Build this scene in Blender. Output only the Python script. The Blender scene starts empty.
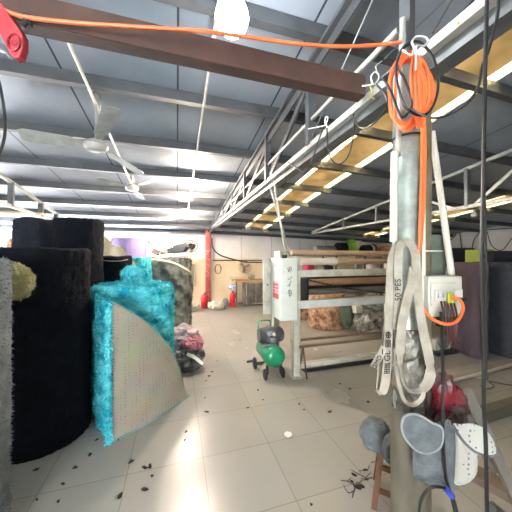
import bpy, bmesh, math, random
from mathutils import Vector, Matrix, noise
random.seed(7)
R = math.radians
scn = bpy.context.scene
COL = scn.collection
V = Vector
# ------------------------------------------------------------------ measuring
# the photographer's eye: 1.72 m above the floor, turned 17 degrees right of the hall's long axis
A = R(17); ca, sa = math.cos(A), math.sin(A); FL = 259.0; HC = 1.72
def D(px, py, d):                      # point seen at (px,py), d metres in front of the eye
    xc = (px-256)*d/FL
    return V((xc*ca + d*sa, -xc*sa + d*ca, HC + (256-py)*d/FL))
def G(px, py): return D(px, py, HC*FL/(py-256))            # on the floor
def atX(px, py, X): return D(px, py, X/((px-256)/FL*ca + sa))
def atY(px, py, Y): return D(px, py, Y/(ca - (px-256)/FL*sa))
RIGHT = V((ca, -sa, 0)); FWD = V((sa, ca, 0)); UP = V((0, 0, 1))
def roofz(x, y): return 3.60 - .11*y - .03*max(0, x-1.05)   # underside of the roof sheets

# ------------------------------------------------------------------ materials
def lin(h):
    h = h.lstrip('#'); o = []
    for i in (0, 2, 4):
        c = int(h[i:i+2], 16)/255
        o.append(c/12.92 if c <= .04045 else ((c+.055)/1.055)**2.4)
    return (*o, 1)
MATS = {}
def M(name, col, rough=.6, metal=0, col2=None, scale=6, bump=0, bscale=60, detail=5, spec=.5, sharp=None, aniso=None):
    if name in MATS: return MATS[name]
    m = bpy.data.materials.new(name); m.use_nodes = True
    nt = m.node_tree; b = nt.nodes['Principled BSDF']; L = nt.links.new
    b.inputs['Roughness'].default_value = rough; b.inputs['Metallic'].default_value = metal
    b.inputs['Specular IOR Level'].default_value = spec
    c1 = lin(col); tc = nt.nodes.new('ShaderNodeTexCoord'); vec = tc.outputs['Object']
    if aniso:
        mp = nt.nodes.new('ShaderNodeMapping'); mp.inputs['Scale'].default_value = aniso
        L(vec, mp.inputs['Vector']); vec = mp.outputs['Vector']
    n = nt.nodes.new('ShaderNodeTexNoise'); n.inputs['Scale'].default_value = scale; n.inputs['Detail'].default_value = detail
    n.inputs['Roughness'].default_value = .62
    L(vec, n.inputs['Vector'])
    rp = nt.nodes.new('ShaderNodeValToRGB'); L(n.outputs['Fac'], rp.inputs['Fac'])
    lo, hi = sharp or (.3, .7)
    rp.color_ramp.elements[0].position = lo; rp.color_ramp.elements[1].position = hi
    if col2: c2 = lin(col2)
    else: c2 = tuple(x*.78 for x in c1[:3])+(1,)
    rp.color_ramp.elements[0].color = c2; rp.color_ramp.elements[1].color = c1
    L(rp.outputs['Color'], b.inputs['Base Color'])
    if bump:
        n2 = nt.nodes.new('ShaderNodeTexNoise'); n2.inputs['Scale'].default_value = bscale; n2.inputs['Detail'].default_value = 4
        L(vec, n2.inputs['Vector'])
        bp = nt.nodes.new('ShaderNodeBump'); bp.inputs['Strength'].default_value = bump; bp.inputs['Distance'].default_value = .02
        L(n2.outputs['Fac'], bp.inputs['Height']); L(bp.outputs['Normal'], b.inputs['Normal'])
    MATS[name] = m; return m
def EM(name, col, s):
    m = bpy.data.materials.new(name); m.use_nodes = True
    b = m.node_tree.nodes['Principled BSDF']; b.inputs['Emission Color'].default_value = lin(col)
    b.inputs['Emission Strength'].default_value = s; b.inputs['Base Color'].default_value = lin(col); return m
def GLASS(name, col='#ffffff', t=.9, rough=.03):
    m = bpy.data.materials.new(name); m.use_nodes = True; nt = m.node_tree
    out = nt.nodes['Material Output']; nt.nodes.remove(nt.nodes['Principled BSDF'])
    a = nt.nodes.new('ShaderNodeBsdfTransparent'); a.inputs['Color'].default_value = lin(col)
    g = nt.nodes.new('ShaderNodeBsdfGlossy'); g.inputs['Roughness'].default_value = rough
    x = nt.nodes.new('ShaderNodeMixShader'); x.inputs['Fac'].default_value = 1-t
    nt.links.new(a.outputs[0], x.inputs[1]); nt.links.new(g.outputs[0], x.inputs[2]); nt.links.new(x.outputs[0], out.inputs['Surface'])
    return m
def SHEET(name, col, col2, trans=.7, scale=3):     # light passes through, dirty plastic roof sheet
    m = bpy.data.materials.new(name); m.use_nodes = True; nt = m.node_tree; L = nt.links.new
    out = nt.nodes['Material Output']; nt.nodes.remove(nt.nodes['Principled BSDF'])
    tc = nt.nodes.new('ShaderNodeTexCoord'); n = nt.nodes.new('ShaderNodeTexNoise'); n.inputs['Scale'].default_value = scale
    n.inputs['Detail'].default_value = 6
    L(tc.outputs['Object'], n.inputs['Vector']); rp = nt.nodes.new('ShaderNodeValToRGB'); L(n.outputs['Fac'], rp.inputs['Fac'])
    rp.color_ramp.elements[0].position = .35; rp.color_ramp.elements[1].position = .65
    rp.color_ramp.elements[0].color = lin(col2); rp.color_ramp.elements[1].color = lin(col)
    a = nt.nodes.new('ShaderNodeBsdfTranslucent'); d = nt.nodes.new('ShaderNodeBsdfDiffuse')
    L(rp.outputs['Color'], a.inputs['Color']); L(rp.outputs['Color'], d.inputs['Color'])
    x = nt.nodes.new('ShaderNodeMixShader'); x.inputs['Fac'].default_value = trans
    L(d.outputs[0], x.inputs[1]); L(a.outputs[0], x.inputs[2]); L(x.outputs[0], out.inputs['Surface'])
    return m

# ------------------------------------------------------------------ mesh builder
def smooth_path(pts, n=8, closed=False):
    pts = [V(p) for p in pts]; N = len(pts); out = []
    if N < 3: return pts
    rng = range(N) if closed else range(N-1)
    for i in rng:
        p0 = pts[(i-1) % N] if (closed or i) else pts[0]*2-pts[1]
        p1 = pts[i]; p2 = pts[(i+1) % N]
        p3 = pts[(i+2) % N] if (closed or i+2 < N) else p2*2-p1
        for k in range(n):
            t = k/n
            out.append(.5*((2*p1)+(p2-p0)*t+(2*p0-5*p1+4*p2-p3)*t*t+(3*p1-p0-3*p2+p3)*t**3))
    if not closed: out.append(pts[-1])
    return out
class MB:
    def __init__(s): s.bm = bmesh.new()
    def box(s, c, size, rot=None, bev=0):
        m = Matrix.Translation(V(c)) @ (rot.to_4x4() if rot else Matrix()) @ Matrix.Diagonal((*size, 1))
        r = bmesh.ops.create_cube(s.bm, size=1, matrix=m)
        if bev:
            es = list({e for v in r['verts'] for e in v.link_edges})
            bmesh.ops.bevel(s.bm, geom=es, offset=bev, segments=2, profile=.5, affect='EDGES')
        return s
    def bb(s, x0, x1, y0, y1, z0, z1, bev=0):
        return s.box(((x0+x1)/2, (y0+y1)/2, (z0+z1)/2), (abs(x1-x0), abs(y1-y0), abs(z1-z0)), None, bev)
    def bar(s, p, q, w, h, up=UP, bev=0):      # rectangular bar from p to q
        p, q = V(p), V(q); d = q-p; L = d.length; y = d/L
        x = y.cross(V(up))
        if x.length < 1e-4: x = y.cross(V((1, 0, 0)))
        x.normalize(); z = x.cross(y)
        rot = Matrix((x, y, z)).transposed()
        return s.box((p+q)/2, (w, L, h), rot, bev)
    def tube(s, pts, r, seg=8, n=8, closed=False, sm=True, cap=True):
        P = smooth_path(pts, n, closed) if sm and len(pts) > 2 else [V(p) for p in pts]
        N = len(P); rings = []; prev = None
        for i, p in enumerate(P):
            t = (P[(i+1) % N]-P[i-1]) if (closed or 0 < i < N-1) else (P[1]-P[0] if i == 0 else P[-1]-P[-2])
            if t.length < 1e-9: t = V((0, 0, 1))
            t.normalize()
            if prev is None:
                a = V((0, 0, 1)) if abs(t.z) < .9 else V((1, 0, 0)); u = a.cross(t).normalized()
            else:
                u = prev - t*prev.dot(t)
                u = u.normalized() if u.length > 1e-6 else prev
            prev = u; w = t.cross(u)
            rr = r(i/(N-1)) if callable(r) else r
            rings.append([s.bm.verts.new(p + (u*math.cos(2*math.pi*k/seg)+w*math.sin(2*math.pi*k/seg))*rr) for k in range(seg)])
        for i in range(N if closed else N-1):
            a, b = rings[i], rings[(i+1) % N]
            for k in range(seg): s.bm.faces.new((a[k], a[(k+1) % seg], b[(k+1) % seg], b[k]))
        if cap and not closed:
            s.bm.faces.new(rings[0][::-1]); s.bm.faces.new(rings[-1])
        return s
    def cyl(s, p, q, r, seg=20): return s.tube([p, q], r, seg, sm=False)
    def lathe(s, prof, c=(0, 0, 0), seg=32, axis=None, disp=None):      # prof [(r,z)...]
        c = V(c); rot = V((0, 0, 1)).rotation_difference(V(axis)).to_matrix() if axis is not None else Matrix.Identity(3)
        rings = []
        for r, z in prof:
            ring = []
            for k in range(seg):
                a = 2*math.pi*k/seg; p = V((r*math.cos(a), r*math.sin(a), z))
                if disp: p = disp(p, a)
                ring.append(s.bm.verts.new(c + rot @ p))
            rings.append(ring)
        for a, b in zip(rings, rings[1:]):
            for k in range(seg): s.bm.faces.new((a[k], a[(k+1) % seg], b[(k+1) % seg], b[k]))
        s.bm.faces.new(rings[0][::-1]); s.bm.faces.new(rings[-1]); return s
    def blob(s, c, rad, sub=3, amp=.15, fr=2.5, flat=None, seed=0, rot=None):
        c = V(c); r = bmesh.ops.create_icosphere(s.bm, subdivisions=sub, radius=1)
        for v in r['verts']:
            p = v.co.copy(); k = 1 + amp*noise.noise(p*fr+V((seed*7.3, seed*1.7, seed))) + amp*.5*noise.noise(p*fr*2.6+V((seed, 3, seed*2.1)))
            q = V((p.x*rad[0], p.y*rad[1], p.z*rad[2]))*k
            if rot: q = rot @ q
            v.co = c + q
            if flat is not None and v.co.z < flat: v.co.z = flat
        return s
    def prism(s, poly, origin, xd, yd, depth, bev=0):     # polygon (x,y) in plane xd,yd, thickness along xd x yd
        o, xd, yd = V(origin), V(xd), V(yd); nd = xd.cross(yd).normalized()
        a = [s.bm.verts.new(o+xd*x+yd*y+nd*depth/2) for x, y in poly]
        b = [s.bm.verts.new(o+xd*x+yd*y-nd*depth/2) for x, y in poly]
        N = len(poly); f = [s.bm.faces.new(a), s.bm.faces.new(b[::-1])]
        for i in range(N): s.bm.faces.new((a[i], b[i], b[(i+1) % N], a[(i+1) % N]))
        if bev:
            es = list({e for ff in f for e in ff.edges})
            bmesh.ops.bevel(s.bm, geom=es, offset=bev, segments=3, profile=.5, affect='EDGES')
        return s
    def pad(s, poly, origin, xd, yd, thick, puff=.5, rings=6):   # padded cushion-like shape from an outline
        o, xd, yd = V(origin), V(xd), V(yd); nd = xd.cross(yd).normalized()
        P = smooth_path([V((x, y, 0)) for x, y in poly], 5, True)
        cx = sum(p.x for p in P)/len(P); cy = sum(p.y for p in P)/len(P)
        def put(p, h): return s.bm.verts.new(o+xd*p.x+yd*p.y+nd*h)
        for sg in (1, -1):
            prev = None
            for k in range(rings+1):
                t = k/rings; sc = 1-t*.93; h = sg*thick/2*((1-(1-t)**2.6)*puff + (1-puff)*min(1, t*4))
                ring = [put(V((cx+(p.x-cx)*sc, cy+(p.y-cy)*sc, 0)), h + .12*thick*noise.noise(V((p.x*sc*40, p.y*sc*40, sg)))*min(1,t*3)) for p in P]
                if prev:
                    for i in range(len(P)):
                        f = (prev[i], prev[(i+1) % len(P)], ring[(i+1) % len(P)], ring[i])
                        s.bm.faces.new(f if sg > 0 else f[::-1])
                prev = ring
            s.bm.faces.new(prev if sg > 0 else prev[::-1])
        bmesh.ops.remove_doubles(s.bm, verts=s.bm.verts[:], dist=1e-5)
        return s
    def ribbon(s, pts, w, th, nrm, n=8, closed=False, twist=None):
        P = smooth_path(pts, n, closed); N = len(P); rows = []
        for i, p in enumerate(P):
            t = (P[(i+1) % N]-P[i-1]) if (closed or 0 < i < N-1) else (P[1]-P[0] if i == 0 else P[-1]-P[-2])
            t.normalize(); nn = V(nrm(i/(N-1)) if callable(nrm) else nrm)
            x = t.cross(nn)
            if x.length < 1e-5: x = t.cross(V((1, 0, 0)))
            x.normalize(); z = x.cross(t).normalized()
            ww = w(i/(N-1)) if callable(w) else w
            rows.append([s.bm.verts.new(p+x*ww/2*a+z*th/2*b) for a, b in ((-1, -1), (1, -1), (1, 1), (-1, 1))])
        for i in range(N if closed else N-1):
            a, b = rows[i], rows[(i+1) % N]
            for k in range(4): s.bm.faces.new((a[k], a[(k+1) % 4], b[(k+1) % 4], b[k]))
        if not closed: s.bm.faces.new(rows[0][::-1]); s.bm.faces.new(rows[-1])
        return s
    def grid(s, fn, nu, nv, th=0):
        g = [[s.bm.verts.new(fn(i/nu, j/nv)) for j in range(nv+1)] for i in range(nu+1)]
        fs = []
        for i in range(nu):
            for j in range(nv): fs.append(s.bm.faces.new((g[i][j], g[i+1][j], g[i+1][j+1], g[i][j+1])))
        if th: bmesh.ops.solidify(s.bm, geom=fs, thickness=th)
        return s
    def tufts(s, n, size, seed=1, only=None):             # short fur on the faces already there
        rnd = random.Random(seed); s.bm.faces.ensure_lookup_table(); s.bm.normal_update()
        fs = [f for f in s.bm.faces if only is None or only(f)]
        if not fs: return s
        ar = [f.calc_area() for f in fs]; pick = rnd.choices(range(len(fs)), ar, k=n)
        data = [(fs[i].calc_center_median(), fs[i].normal.copy(), [v.co.copy() for v in fs[i].verts]) for i in pick]
        for c, nn, vs in data:
            p = c.lerp(rnd.choice(vs), rnd.random()*.9); L = size*rnd.uniform(.5, 1.2)
            t = nn.orthogonal().normalized(); t.rotate(Matrix.Rotation(rnd.uniform(0, 6.28), 3, nn))
            tip = p + nn*L*.8 + V((rnd.uniform(-.5, .5), rnd.uniform(-.5, .5), rnd.uniform(-.9, .3)))*L*.7
            w = size*.22; q = nn.cross(t)
            a, b, e = s.bm.verts.new(p+t*w), s.bm.verts.new(p-t*w*.5+q*w*.8), s.bm.verts.new(p-t*w*.5-q*w*.8); d = s.bm.verts.new(tip)
            s.bm.faces.new((a, b, d)); s.bm.faces.new((b, e, d)); s.bm.faces.new((e, a, d))
        return s
    def text(s, body, size, o, xd, yd, th=.0008):
        cu = bpy.data.curves.new('t', 'FONT'); cu.body = body; cu.size = size; cu.align_x = 'CENTER'; cu.align_y = 'CENTER'
        cu.extrude = th; ob = bpy.data.objects.new('t', cu); COL.objects.link(ob)
        dg = bpy.context.evaluated_depsgraph_get(); me = ob.evaluated_get(dg).to_mesh()
        o, xd, yd = V(o), V(xd), V(yd); nd = xd.cross(yd)
        vs = [s.bm.verts.new(o+xd*v.co.x+yd*v.co.y+nd*v.co.z) for v in me.vertices]
        for p in me.polygons:
            try: s.bm.faces.new([vs[i] for i in p.vertices])
            except ValueError: pass
        bpy.data.objects.remove(ob); bpy.data.curves.remove(cu); return s
    def mesh(s, name, mat, off, smooth=True, fixn=True):
        if fixn: bmesh.ops.recalc_face_normals(s.bm, faces=s.bm.faces[:])
        me = bpy.data.meshes.new(name); bmesh.ops.translate(s.bm, verts=s.bm.verts[:], vec=-V(off))
        s.bm.to_mesh(me); s.bm.free(); me.materials.append(mat)
        if smooth:
            me.shade_smooth(); me.set_sharp_from_angle(angle=R(38))
        return me
ORG = {}
def tag(o, label, cat, group=None, kind=None):
    if label: o['label'] = label
    if cat: o['category'] = cat
    if group: o['group'] = group
    if kind: o['kind'] = kind
    return o
def T(name, label, cat, loc, group=None):
    o = bpy.data.objects.new(name, None); COL.objects.link(o); o.location = loc; o.empty_display_size = .1
    ORG[o] = V(loc); return tag(o, label, cat, group)
def P(name, mb, mat, parent, label=None, smooth=True, kind=None):
    off = ORG[parent]; o = bpy.data.objects.new(name, mb.mesh(name, mat, off, smooth)); COL.objects.link(o); o.parent = parent
    ORG[o] = off
    if label: o['label'] = label
    if kind: o['kind'] = kind
    return o
def S(name, label, cat, mb, mat, group=None, kind=None, smooth=True):
    vs = [v.co for v in mb.bm.verts]; lo = [min(v[i] for v in vs) for i in range(3)]; hi = [max(v[i] for v in vs) for i in range(3)]
    loc = V(((lo[0]+hi[0])/2, (lo[1]+hi[1])/2, lo[2]))
    o = bpy.data.objects.new(name, mb.mesh(name, mat, loc, smooth)); COL.objects.link(o); o.location = loc; ORG[o] = loc
    return tag(o, label, cat, group, kind)
def ST(name, mb, mat, smooth=False):
    o = bpy.data.objects.new(name, mb.mesh(name, mat, V((0, 0, 0)), smooth)); COL.objects.link(o); o['kind'] = 'structure'; ORG[o] = V((0, 0, 0)); return o

# ================================================================== palette
steel_dark = M('dark_painted_steel', '#474b4f', .55, .15, '#35393c', 4)
steel_pale = M('pale_painted_pipe', '#a8aaa3', .45, .1, '#83857d', 9)
steel_grey = M('grey_galvanised_steel', '#6b7071', .45, .3, '#505455', 6)
rust = M('red_brown_primer', '#4f3a32', .65, .1, '#3b2a25', 5, .15, 30)
pvc = M('ivory_plastic_pipe', '#c9c8ba', .4, 0, '#b3b1a2', 7)
black_rub = M('black_cable_rubber', '#17181a', .45, 0, '#101112', 8)
orange_rub = M('orange_cable_sheath', '#e8703a', .4, 0, '#d85f2c', 8)
mach_white = M('machine_grey_white_paint', '#b9bbae', .5, .05, '#8b8b7d', 5)
mach_dark = M('machine_black_iron', '#2c2d2f', .5, .4, '#1d1e20', 12)
tan_tube = M('tan_cardboard_tube', '#94806a', .7, 0, '#786552', 5)
wood_brown = M('worn_brown_wood', '#7a563d', .6, 0, '#5a3d2b', 5, .2, 40, aniso=(1, 1, .12))
wood_grey = M('weathered_grey_board', '#75736d', .7, 0, '#57554f', 6, .2, 30, aniso=(1, 1, .2))
web = M('off_white_webbing', '#a49f92', .8, 0, '#7f7a6d', 14, .25, 300)
ink = M('black_print', '#1c1c1c', .7)
felt_grey = M('grey_felt', '#666d70', .95, 0, '#4e5558', 18, .5, 200)
felt_rim = M('pale_felt_edge', '#93999a', .95, 0, '#7c8283', 25, .4, 200)
white_plas = M('white_plastic', '#bcbcb0', .35, 0, '#adada1', 5)
black_fur = M('black_plush', '#12161e', .95, 0, '#080b11', 8, .8, 90, spec=.15)
black_fur2 = M('charcoal_plush', '#1d222b', .95, 0, '#11151c', 7, .8, 90, spec=.2)
navy_fur = M('navy_black_plush', '#1b1f2b', .95, 0, '#0e1119', 7, .8, 90, spec=.2)
teal_fur = M('teal_plush', '#66d3da', .95, 0, '#0d8fa6', 5.5, .8, 60, sharp=(.36, .62), spec=.15, aniso=(1, 1, 1.8))
grey_fur = M('marbled_grey_plush', '#8b908d', .95, 0, '#474b4b', 4.5, .8, 70, sharp=(.36, .64), spec=.15)
lgrey_fur = M('light_grey_plush', '#878e92', .95, 0, '#697175', 7, .9, 90, spec=.15)
yellow_fur = M('pale_yellow_fleece', '#d6d0a4', .95, 0, '#b5ae80', 14, .8, 70, spec=.1)
brown_fur = M('mottled_brown_plush', '#b7967c', .95, 0, '#6f513c', 7, .8, 70, sharp=(.38, .6), spec=.15)
cream = M('cream_cloth', '#c9c7b5', .9, 0, '#b2af9b', 6, .3, 60)
lilac = M('lilac_cloth', '#8f83b5', .85, 0, '#7c70a3', 5, .2, 50)

# backing cloth with woven dots
def dotted(name, col, dot, sc, size, rough=.85):
    m = bpy.data.materials.new(name); m.use_nodes = True; nt = m.node_tree; L = nt.links.new; b = nt.nodes['Principled BSDF']
    b.inputs['Roughness'].default_value = rough
    tc = nt.nodes.new('ShaderNodeTexCoord'); vo = nt.nodes.new('ShaderNodeTexVoronoi'); vo.inputs['Scale'].default_value = sc; vo.inputs['Randomness'].default_value = .25
    L(tc.outputs['Object'], vo.inputs['Vector'])
    rp = nt.nodes.new('ShaderNodeValToRGB'); L(vo.outputs['Distance'], rp.inputs['Fac'])
    rp.color_ramp.elements[0].position = size; rp.color_ramp.elements[1].position = size+.08
    rp.color_ramp.elements[0].color = lin(dot); rp.color_ramp.elements[1].color = lin(col)
    n = nt.nodes.new('ShaderNodeTexNoise'); n.inputs['Scale'].default_value = 4; L(tc.outputs['Object'], n.inputs['Vector'])
    mx = nt.nodes.new('ShaderNodeMix'); mx.data_type = 'RGBA'; mx.blend_type = 'MULTIPLY'; mx.inputs[0].default_value = .35
    L(rp.outputs['Color'], mx.inputs[6]); L(n.outputs['Color'], mx.inputs[7]); L(mx.outputs[2], b.inputs['Base Color'])
    return m
backing = dotted('beige_dotted_backing', '#c9c5b3', '#96917d', 34, .16)
dotpad = dotted('white_dotted_quilting', '#b4b3ad', '#66676a', 46, .17)

# ================================================================== setting
# floor tiles: 0.59 m glazed tiles with dirty joints
fm = bpy.data.materials.new('glazed_floor_tile'); fm.use_nodes = True
nt = fm.node_tree; L = nt.links.new; b = nt.nodes['Principled BSDF']
tc = nt.nodes.new('ShaderNodeTexCoord'); mp = nt.nodes.new('ShaderNodeMapping'); L(tc.outputs['Object'], mp.inputs['Vector'])
mp.inputs['Location'].default_value = (-.805+.59*20, -2.246+.59*20, 0)
bt = nt.nodes.new('ShaderNodeTexBrick'); bt.offset = 0; bt.squash = 1; L(mp.outputs['Vector'], bt.inputs['Vector'])
bt.inputs['Scale'].default_value = 1; bt.inputs['Brick Width'].default_value = .59; bt.inputs['Row Height'].default_value = .59
bt.inputs['Mortar Size'].default_value = .003; bt.inputs['Mortar Smooth'].default_value = .2; bt.inputs['Bias'].default_value = -.2
bt.inputs['Color1'].default_value = lin('#9b9a96'); bt.inputs['Color2'].default_value = lin('#94938f'); bt.inputs['Mortar'].default_value = lin('#7d7a73')
n = nt.nodes.new('ShaderNodeTexNoise'); n.inputs['Scale'].default_value = 1.3; n.inputs['Detail'].default_value = 8; L(tc.outputs['Object'], n.inputs['Vector'])
rp = nt.nodes.new('ShaderNodeValToRGB'); L(n.outputs['Fac'], rp.inputs['Fac']); rp.color_ramp.elements[0].position = .2; rp.color_ramp.elements[1].position = .85
rp.color_ramp.elements[0].color = (.62, .6, .56, 1); rp.color_ramp.elements[1].color = (1, 1, 1, 1)
mx = nt.nodes.new('ShaderNodeMix'); mx.data_type = 'RGBA'; mx.blend_type = 'MULTIPLY'; mx.inputs[0].default_value = .45
L(bt.outputs['Color'], mx.inputs[6]); L(rp.outputs['Color'], mx.inputs[7]); L(mx.outputs[2], b.inputs['Base Color'])
rr = nt.nodes.new('ShaderNodeMapRange'); L(n.outputs['Fac'], rr.inputs['Value']); rr.inputs['To Min'].default_value = .3; rr.inputs['To Max'].default_value = .22
L(rr.outputs['Result'], b.inputs['Roughness'])
XL, XR, YB, YF = -5.0, 10.0, 9.4, -3.6
ST('floor', MB().bb(XL-.2, XR+.2, YF-.2, YB+.2, -.1, 0), fm)

# roof: ribbed silver-grey insulated sheets
cm = bpy.data.materials.new('ribbed_roof_sheet'); cm.use_nodes = True
nt = cm.node_tree; L = nt.links.new; b = nt.nodes['Principled BSDF']
tc = nt.nodes.new('ShaderNodeTexCoord'); sx = nt.nodes.new('ShaderNodeSeparateXYZ'); L(tc.outputs['Object'], sx.inputs[0])
def math_n(op, a, bb=None):
    q = nt.nodes.new('ShaderNodeMath'); q.operation = op
    if hasattr(a, 'node'): L(a, q.inputs[0])
    else: q.inputs[0].default_value = a
    if bb is not None:
        if hasattr(bb, 'node'): L(bb, q.inputs[1])
        else: q.inputs[1].default_value = bb
    return q.outputs[0]
fr = math_n('FRACT', math_n('MULTIPLY', sx.outputs['X'], 1/.95)); seam = math_n('LESS_THAN', fr, .018)
fr2 = math_n('FRACT', math_n('MULTIPLY', sx.outputs['X'], 1/.095)); rib = math_n('LESS_THAN', math_n('ABSOLUTE', math_n('SUBTRACT', fr2, .5)), .09)
n = nt.nodes.new('ShaderNodeTexNoise'); n.inputs['Scale'].default_value = 1.1; n.inputs['Detail'].default_value = 7; L(tc.outputs['Object'], n.inputs['Vector'])
rp = nt.nodes.new('ShaderNodeValToRGB'); L(n.outputs['Fac'], rp.inputs['Fac']); rp.color_ramp.elements[0].position = .3; rp.color_ramp.elements[1].position = .7
rp.color_ramp.elements[0].color = lin('#828c97'); rp.color_ramp.elements[1].color = lin('#a2abb6')
mx = nt.nodes.new('ShaderNodeMix'); mx.data_type = 'RGBA'; L(seam, mx.inputs[0]); L(rp.outputs['Color'], mx.inputs[6]); mx.inputs[7].default_value = lin('#3b3f44')
L(mx.outputs[2], b.inputs['Base Color']); b.inputs['Metallic'].default_value = .35
n3 = nt.nodes.new('ShaderNodeTexNoise'); n3.inputs['Scale'].default_value = 4; L(tc.outputs['Object'], n3.inputs['Vector'])
rr = nt.nodes.new('ShaderNodeMapRange'); L(n3.outputs['Fac'], rr.inputs['Value']); rr.inputs['To Min'].default_value = .55; rr.inputs['To Max'].default_value = .3
L(rr.outputs['Result'], b.inputs['Roughness'])
hh = math_n('ADD', math_n('MULTIPLY', rib, .35), math_n('MULTIPLY', n3.outputs['Fac'], .8))
bp = nt.nodes.new('ShaderNodeBump'); bp.inputs['Strength'].default_value = .35; bp.inputs['Distance'].default_value = .02
L(hh, bp.inputs['Height']); L(bp.outputs['Normal'], b.inputs['Normal'])
SK = [(2.13, 2.87), (6.75, 7.42)]
def roof_piece(mb, x0, x1, y0=YF-.2, y1=YB+.3, dz=0, th=.06):
    a = [V((x, y, roofz(x, y)+dz)) for x, y in ((x0, y0), (x1, y0), (x1, y1), (x0, y1))]
    lo = [mb.bm.verts.new(p) for p in a]; hi = [mb.bm.verts.new(p+V((0, 0, th))) for p in a]
    mb.bm.faces.new(lo[::-1]); mb.bm.faces.new(hi)
    for i in range(4): mb.bm.faces.new((lo[i], lo[(i+1) % 4], hi[(i+1) % 4], hi[i]))
mb = MB()
for x0, x1 in ((XL-.2, 1.05), (1.05, SK[0][0]), (SK[0][1], SK[1][0]), (SK[1][1], XR+.2)): roof_piece(mb, x0, x1)
for x0, x1 in SK: roof_piece(mb, x0, x1, YF-.2, -.2); roof_piece(mb, x0, x1, 8.6, YB+.3)
ST('ceiling', mb, cm)
amber = SHEET('amber_roof_sheet', '#776a54', '#645944', .6); bright = SHEET('clear_roof_sheet', '#f6e8c4', '#ead8ae', .85)
for i, (x0, x1) in enumerate(SK):
    mb = MB(); roof_piece(mb, x0+.1, x1-.1, -.2, 8.6, .02, .006); w = ST('window_%d' % (i+1), mb, amber)
    mb = MB(); roof_piece(mb, x0, x0+.1, -.2, 8.6, .02, .006); roof_piece(mb, x1-.1, x1, -.2, 8.6, .02, .006)
    P('edge_strip', mb, bright, w, 'brighter clear strips along both edges', False)

wall_up = M('white_wall_panel', '#d9d6d2', .5, 0, '#cdc9c4', 2)
wall_lo = M('cream_plaster', '#d6c7ab', .8, 0, '#c4b190', 1.6)
wall_rt = M('dull_white_wall', '#b9b9b6', .7, 0, '#a5a5a2', 1.5)
WX0, WX1, WZ0, WZ1 = -4.7, -.15, 1.66, 2.44     # window in the back wall
mb = MB(); mb.bb(WX1, XR, YB, YB+.12, 1.62, 2.60); mb.bb(XL-.1, WX0, YB, YB+.12, 1.62, 2.6)
mb.bb(WX0, WX1, YB, YB+.12, 1.62, WZ0); mb.bb(WX0, WX1, YB, YB+.12, WZ1, 2.6); ST('wall_back', mb, wall_up)
ST('wall_back_lower', MB().bb(XL-.1, XR, YB-.03, YB+.1, 0, 1.62), wall_lo)
mb = MB()
for x in (-2.4, -1.2, -.1, 1.28, 2.3, 3.5, 4.7, 5.9): mb.bb(x-.006, x+.006, YB-.006, YB, 1.62, 2.5)
ST('trim_1', mb, M('panel_seam', '#8f8a86', .7))
ST('trim_2', MB().bb(XL, XR, YB-.08, YB, 2.47, 2.56), M('eave_angle', '#b7b4b2', .5))
mb = MB()
for x in (WX0+.03, -2.3, -1.22, WX1-.03): mb.bb(x-.025, x+.025, YB+.02, YB+.08, WZ0, WZ1)
mb.bb(WX0, WX1, YB+.02, YB+.08, WZ0, WZ0+.05); mb.bb(WX0, WX1, YB+.02, YB+.08, WZ1-.05, WZ1)
w = ST('window_3', mb, white_plas); P('pane', MB().bb(WX0, WX1, YB+.045, YB+.051, WZ0, WZ1), GLASS('window_glass'), w)
# left wall with an added, unseen strip window lighting the back end, right wall, front wall with an added fill-light doorway behind the photographer
mb = MB(); mb.bb(XL-.12, XL, YF, YB, 0, .25); mb.bb(XL-.12, XL, YF, YB, 2.5, 4.0); mb.bb(XL-.12, XL, YF, 6.3, .25, 2.5); mb.bb(XL-.12, XL, 9.0, YB, .25, 2.5)
ST('wall_left', mb, wall_up)
w = ST('window_4', MB().bb(XL-.1, XL-.02, 6.3, 6.36, .25, 2.5).bb(XL-.1, XL-.02, 7.6, 7.66, .25, 2.5).bb(XL-.1, XL-.02, 8.94, 9.0, .25, 2.5), white_plas)
P('pane', MB().bb(XL-.063, XL-.057, 6.3, 9.0, .25, 2.5), GLASS('window_glass_side'), w)
ST('wall_right', MB().bb(XR, XR+.12, YF, YB, 0, 3.9), wall_rt)
mb = MB(); mb.bb(XL, -3.4, YF-.12, YF, 0, 4.05); mb.bb(-1.6, XR, YF-.12, YF, 0, 4.05); mb.bb(-3.4, -1.6, YF-.12, YF, 2.4, 4.05)
ST('wall_front', mb, wall_rt)

# ------------------------------------------------------------------ purlins
ordn = ['nearest', 'second', 'third', 'fourth', 'fifth', 'sixth', 'seventh', 'eighth', 'ninth', 'tenth']
for k in range(10):
    y = .75+.92*k; mb = MB()
    for x0, x1 in ((XL, 1.05), (1.05, XR)):
        p, q = V((x0, y, roofz(x0, y)-.055)), V((x1, y, roofz(x1, y)-.055))
        mb.bar(p, q, .012, .1); mb.bar(p+V((0, .03, -.045)), q+V((0, .03, -.045)), .06, .01); mb.bar(p+V((0, .03, .045)), q+V((0, .03, .045)), .06, .01)
    S('roof_purlin', 'dark grey steel purlin running across the hall under the roof, %s from the camera' % ordn[k], 'roof beam', mb, steel_dark, 'roof purlins', smooth=False)

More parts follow.
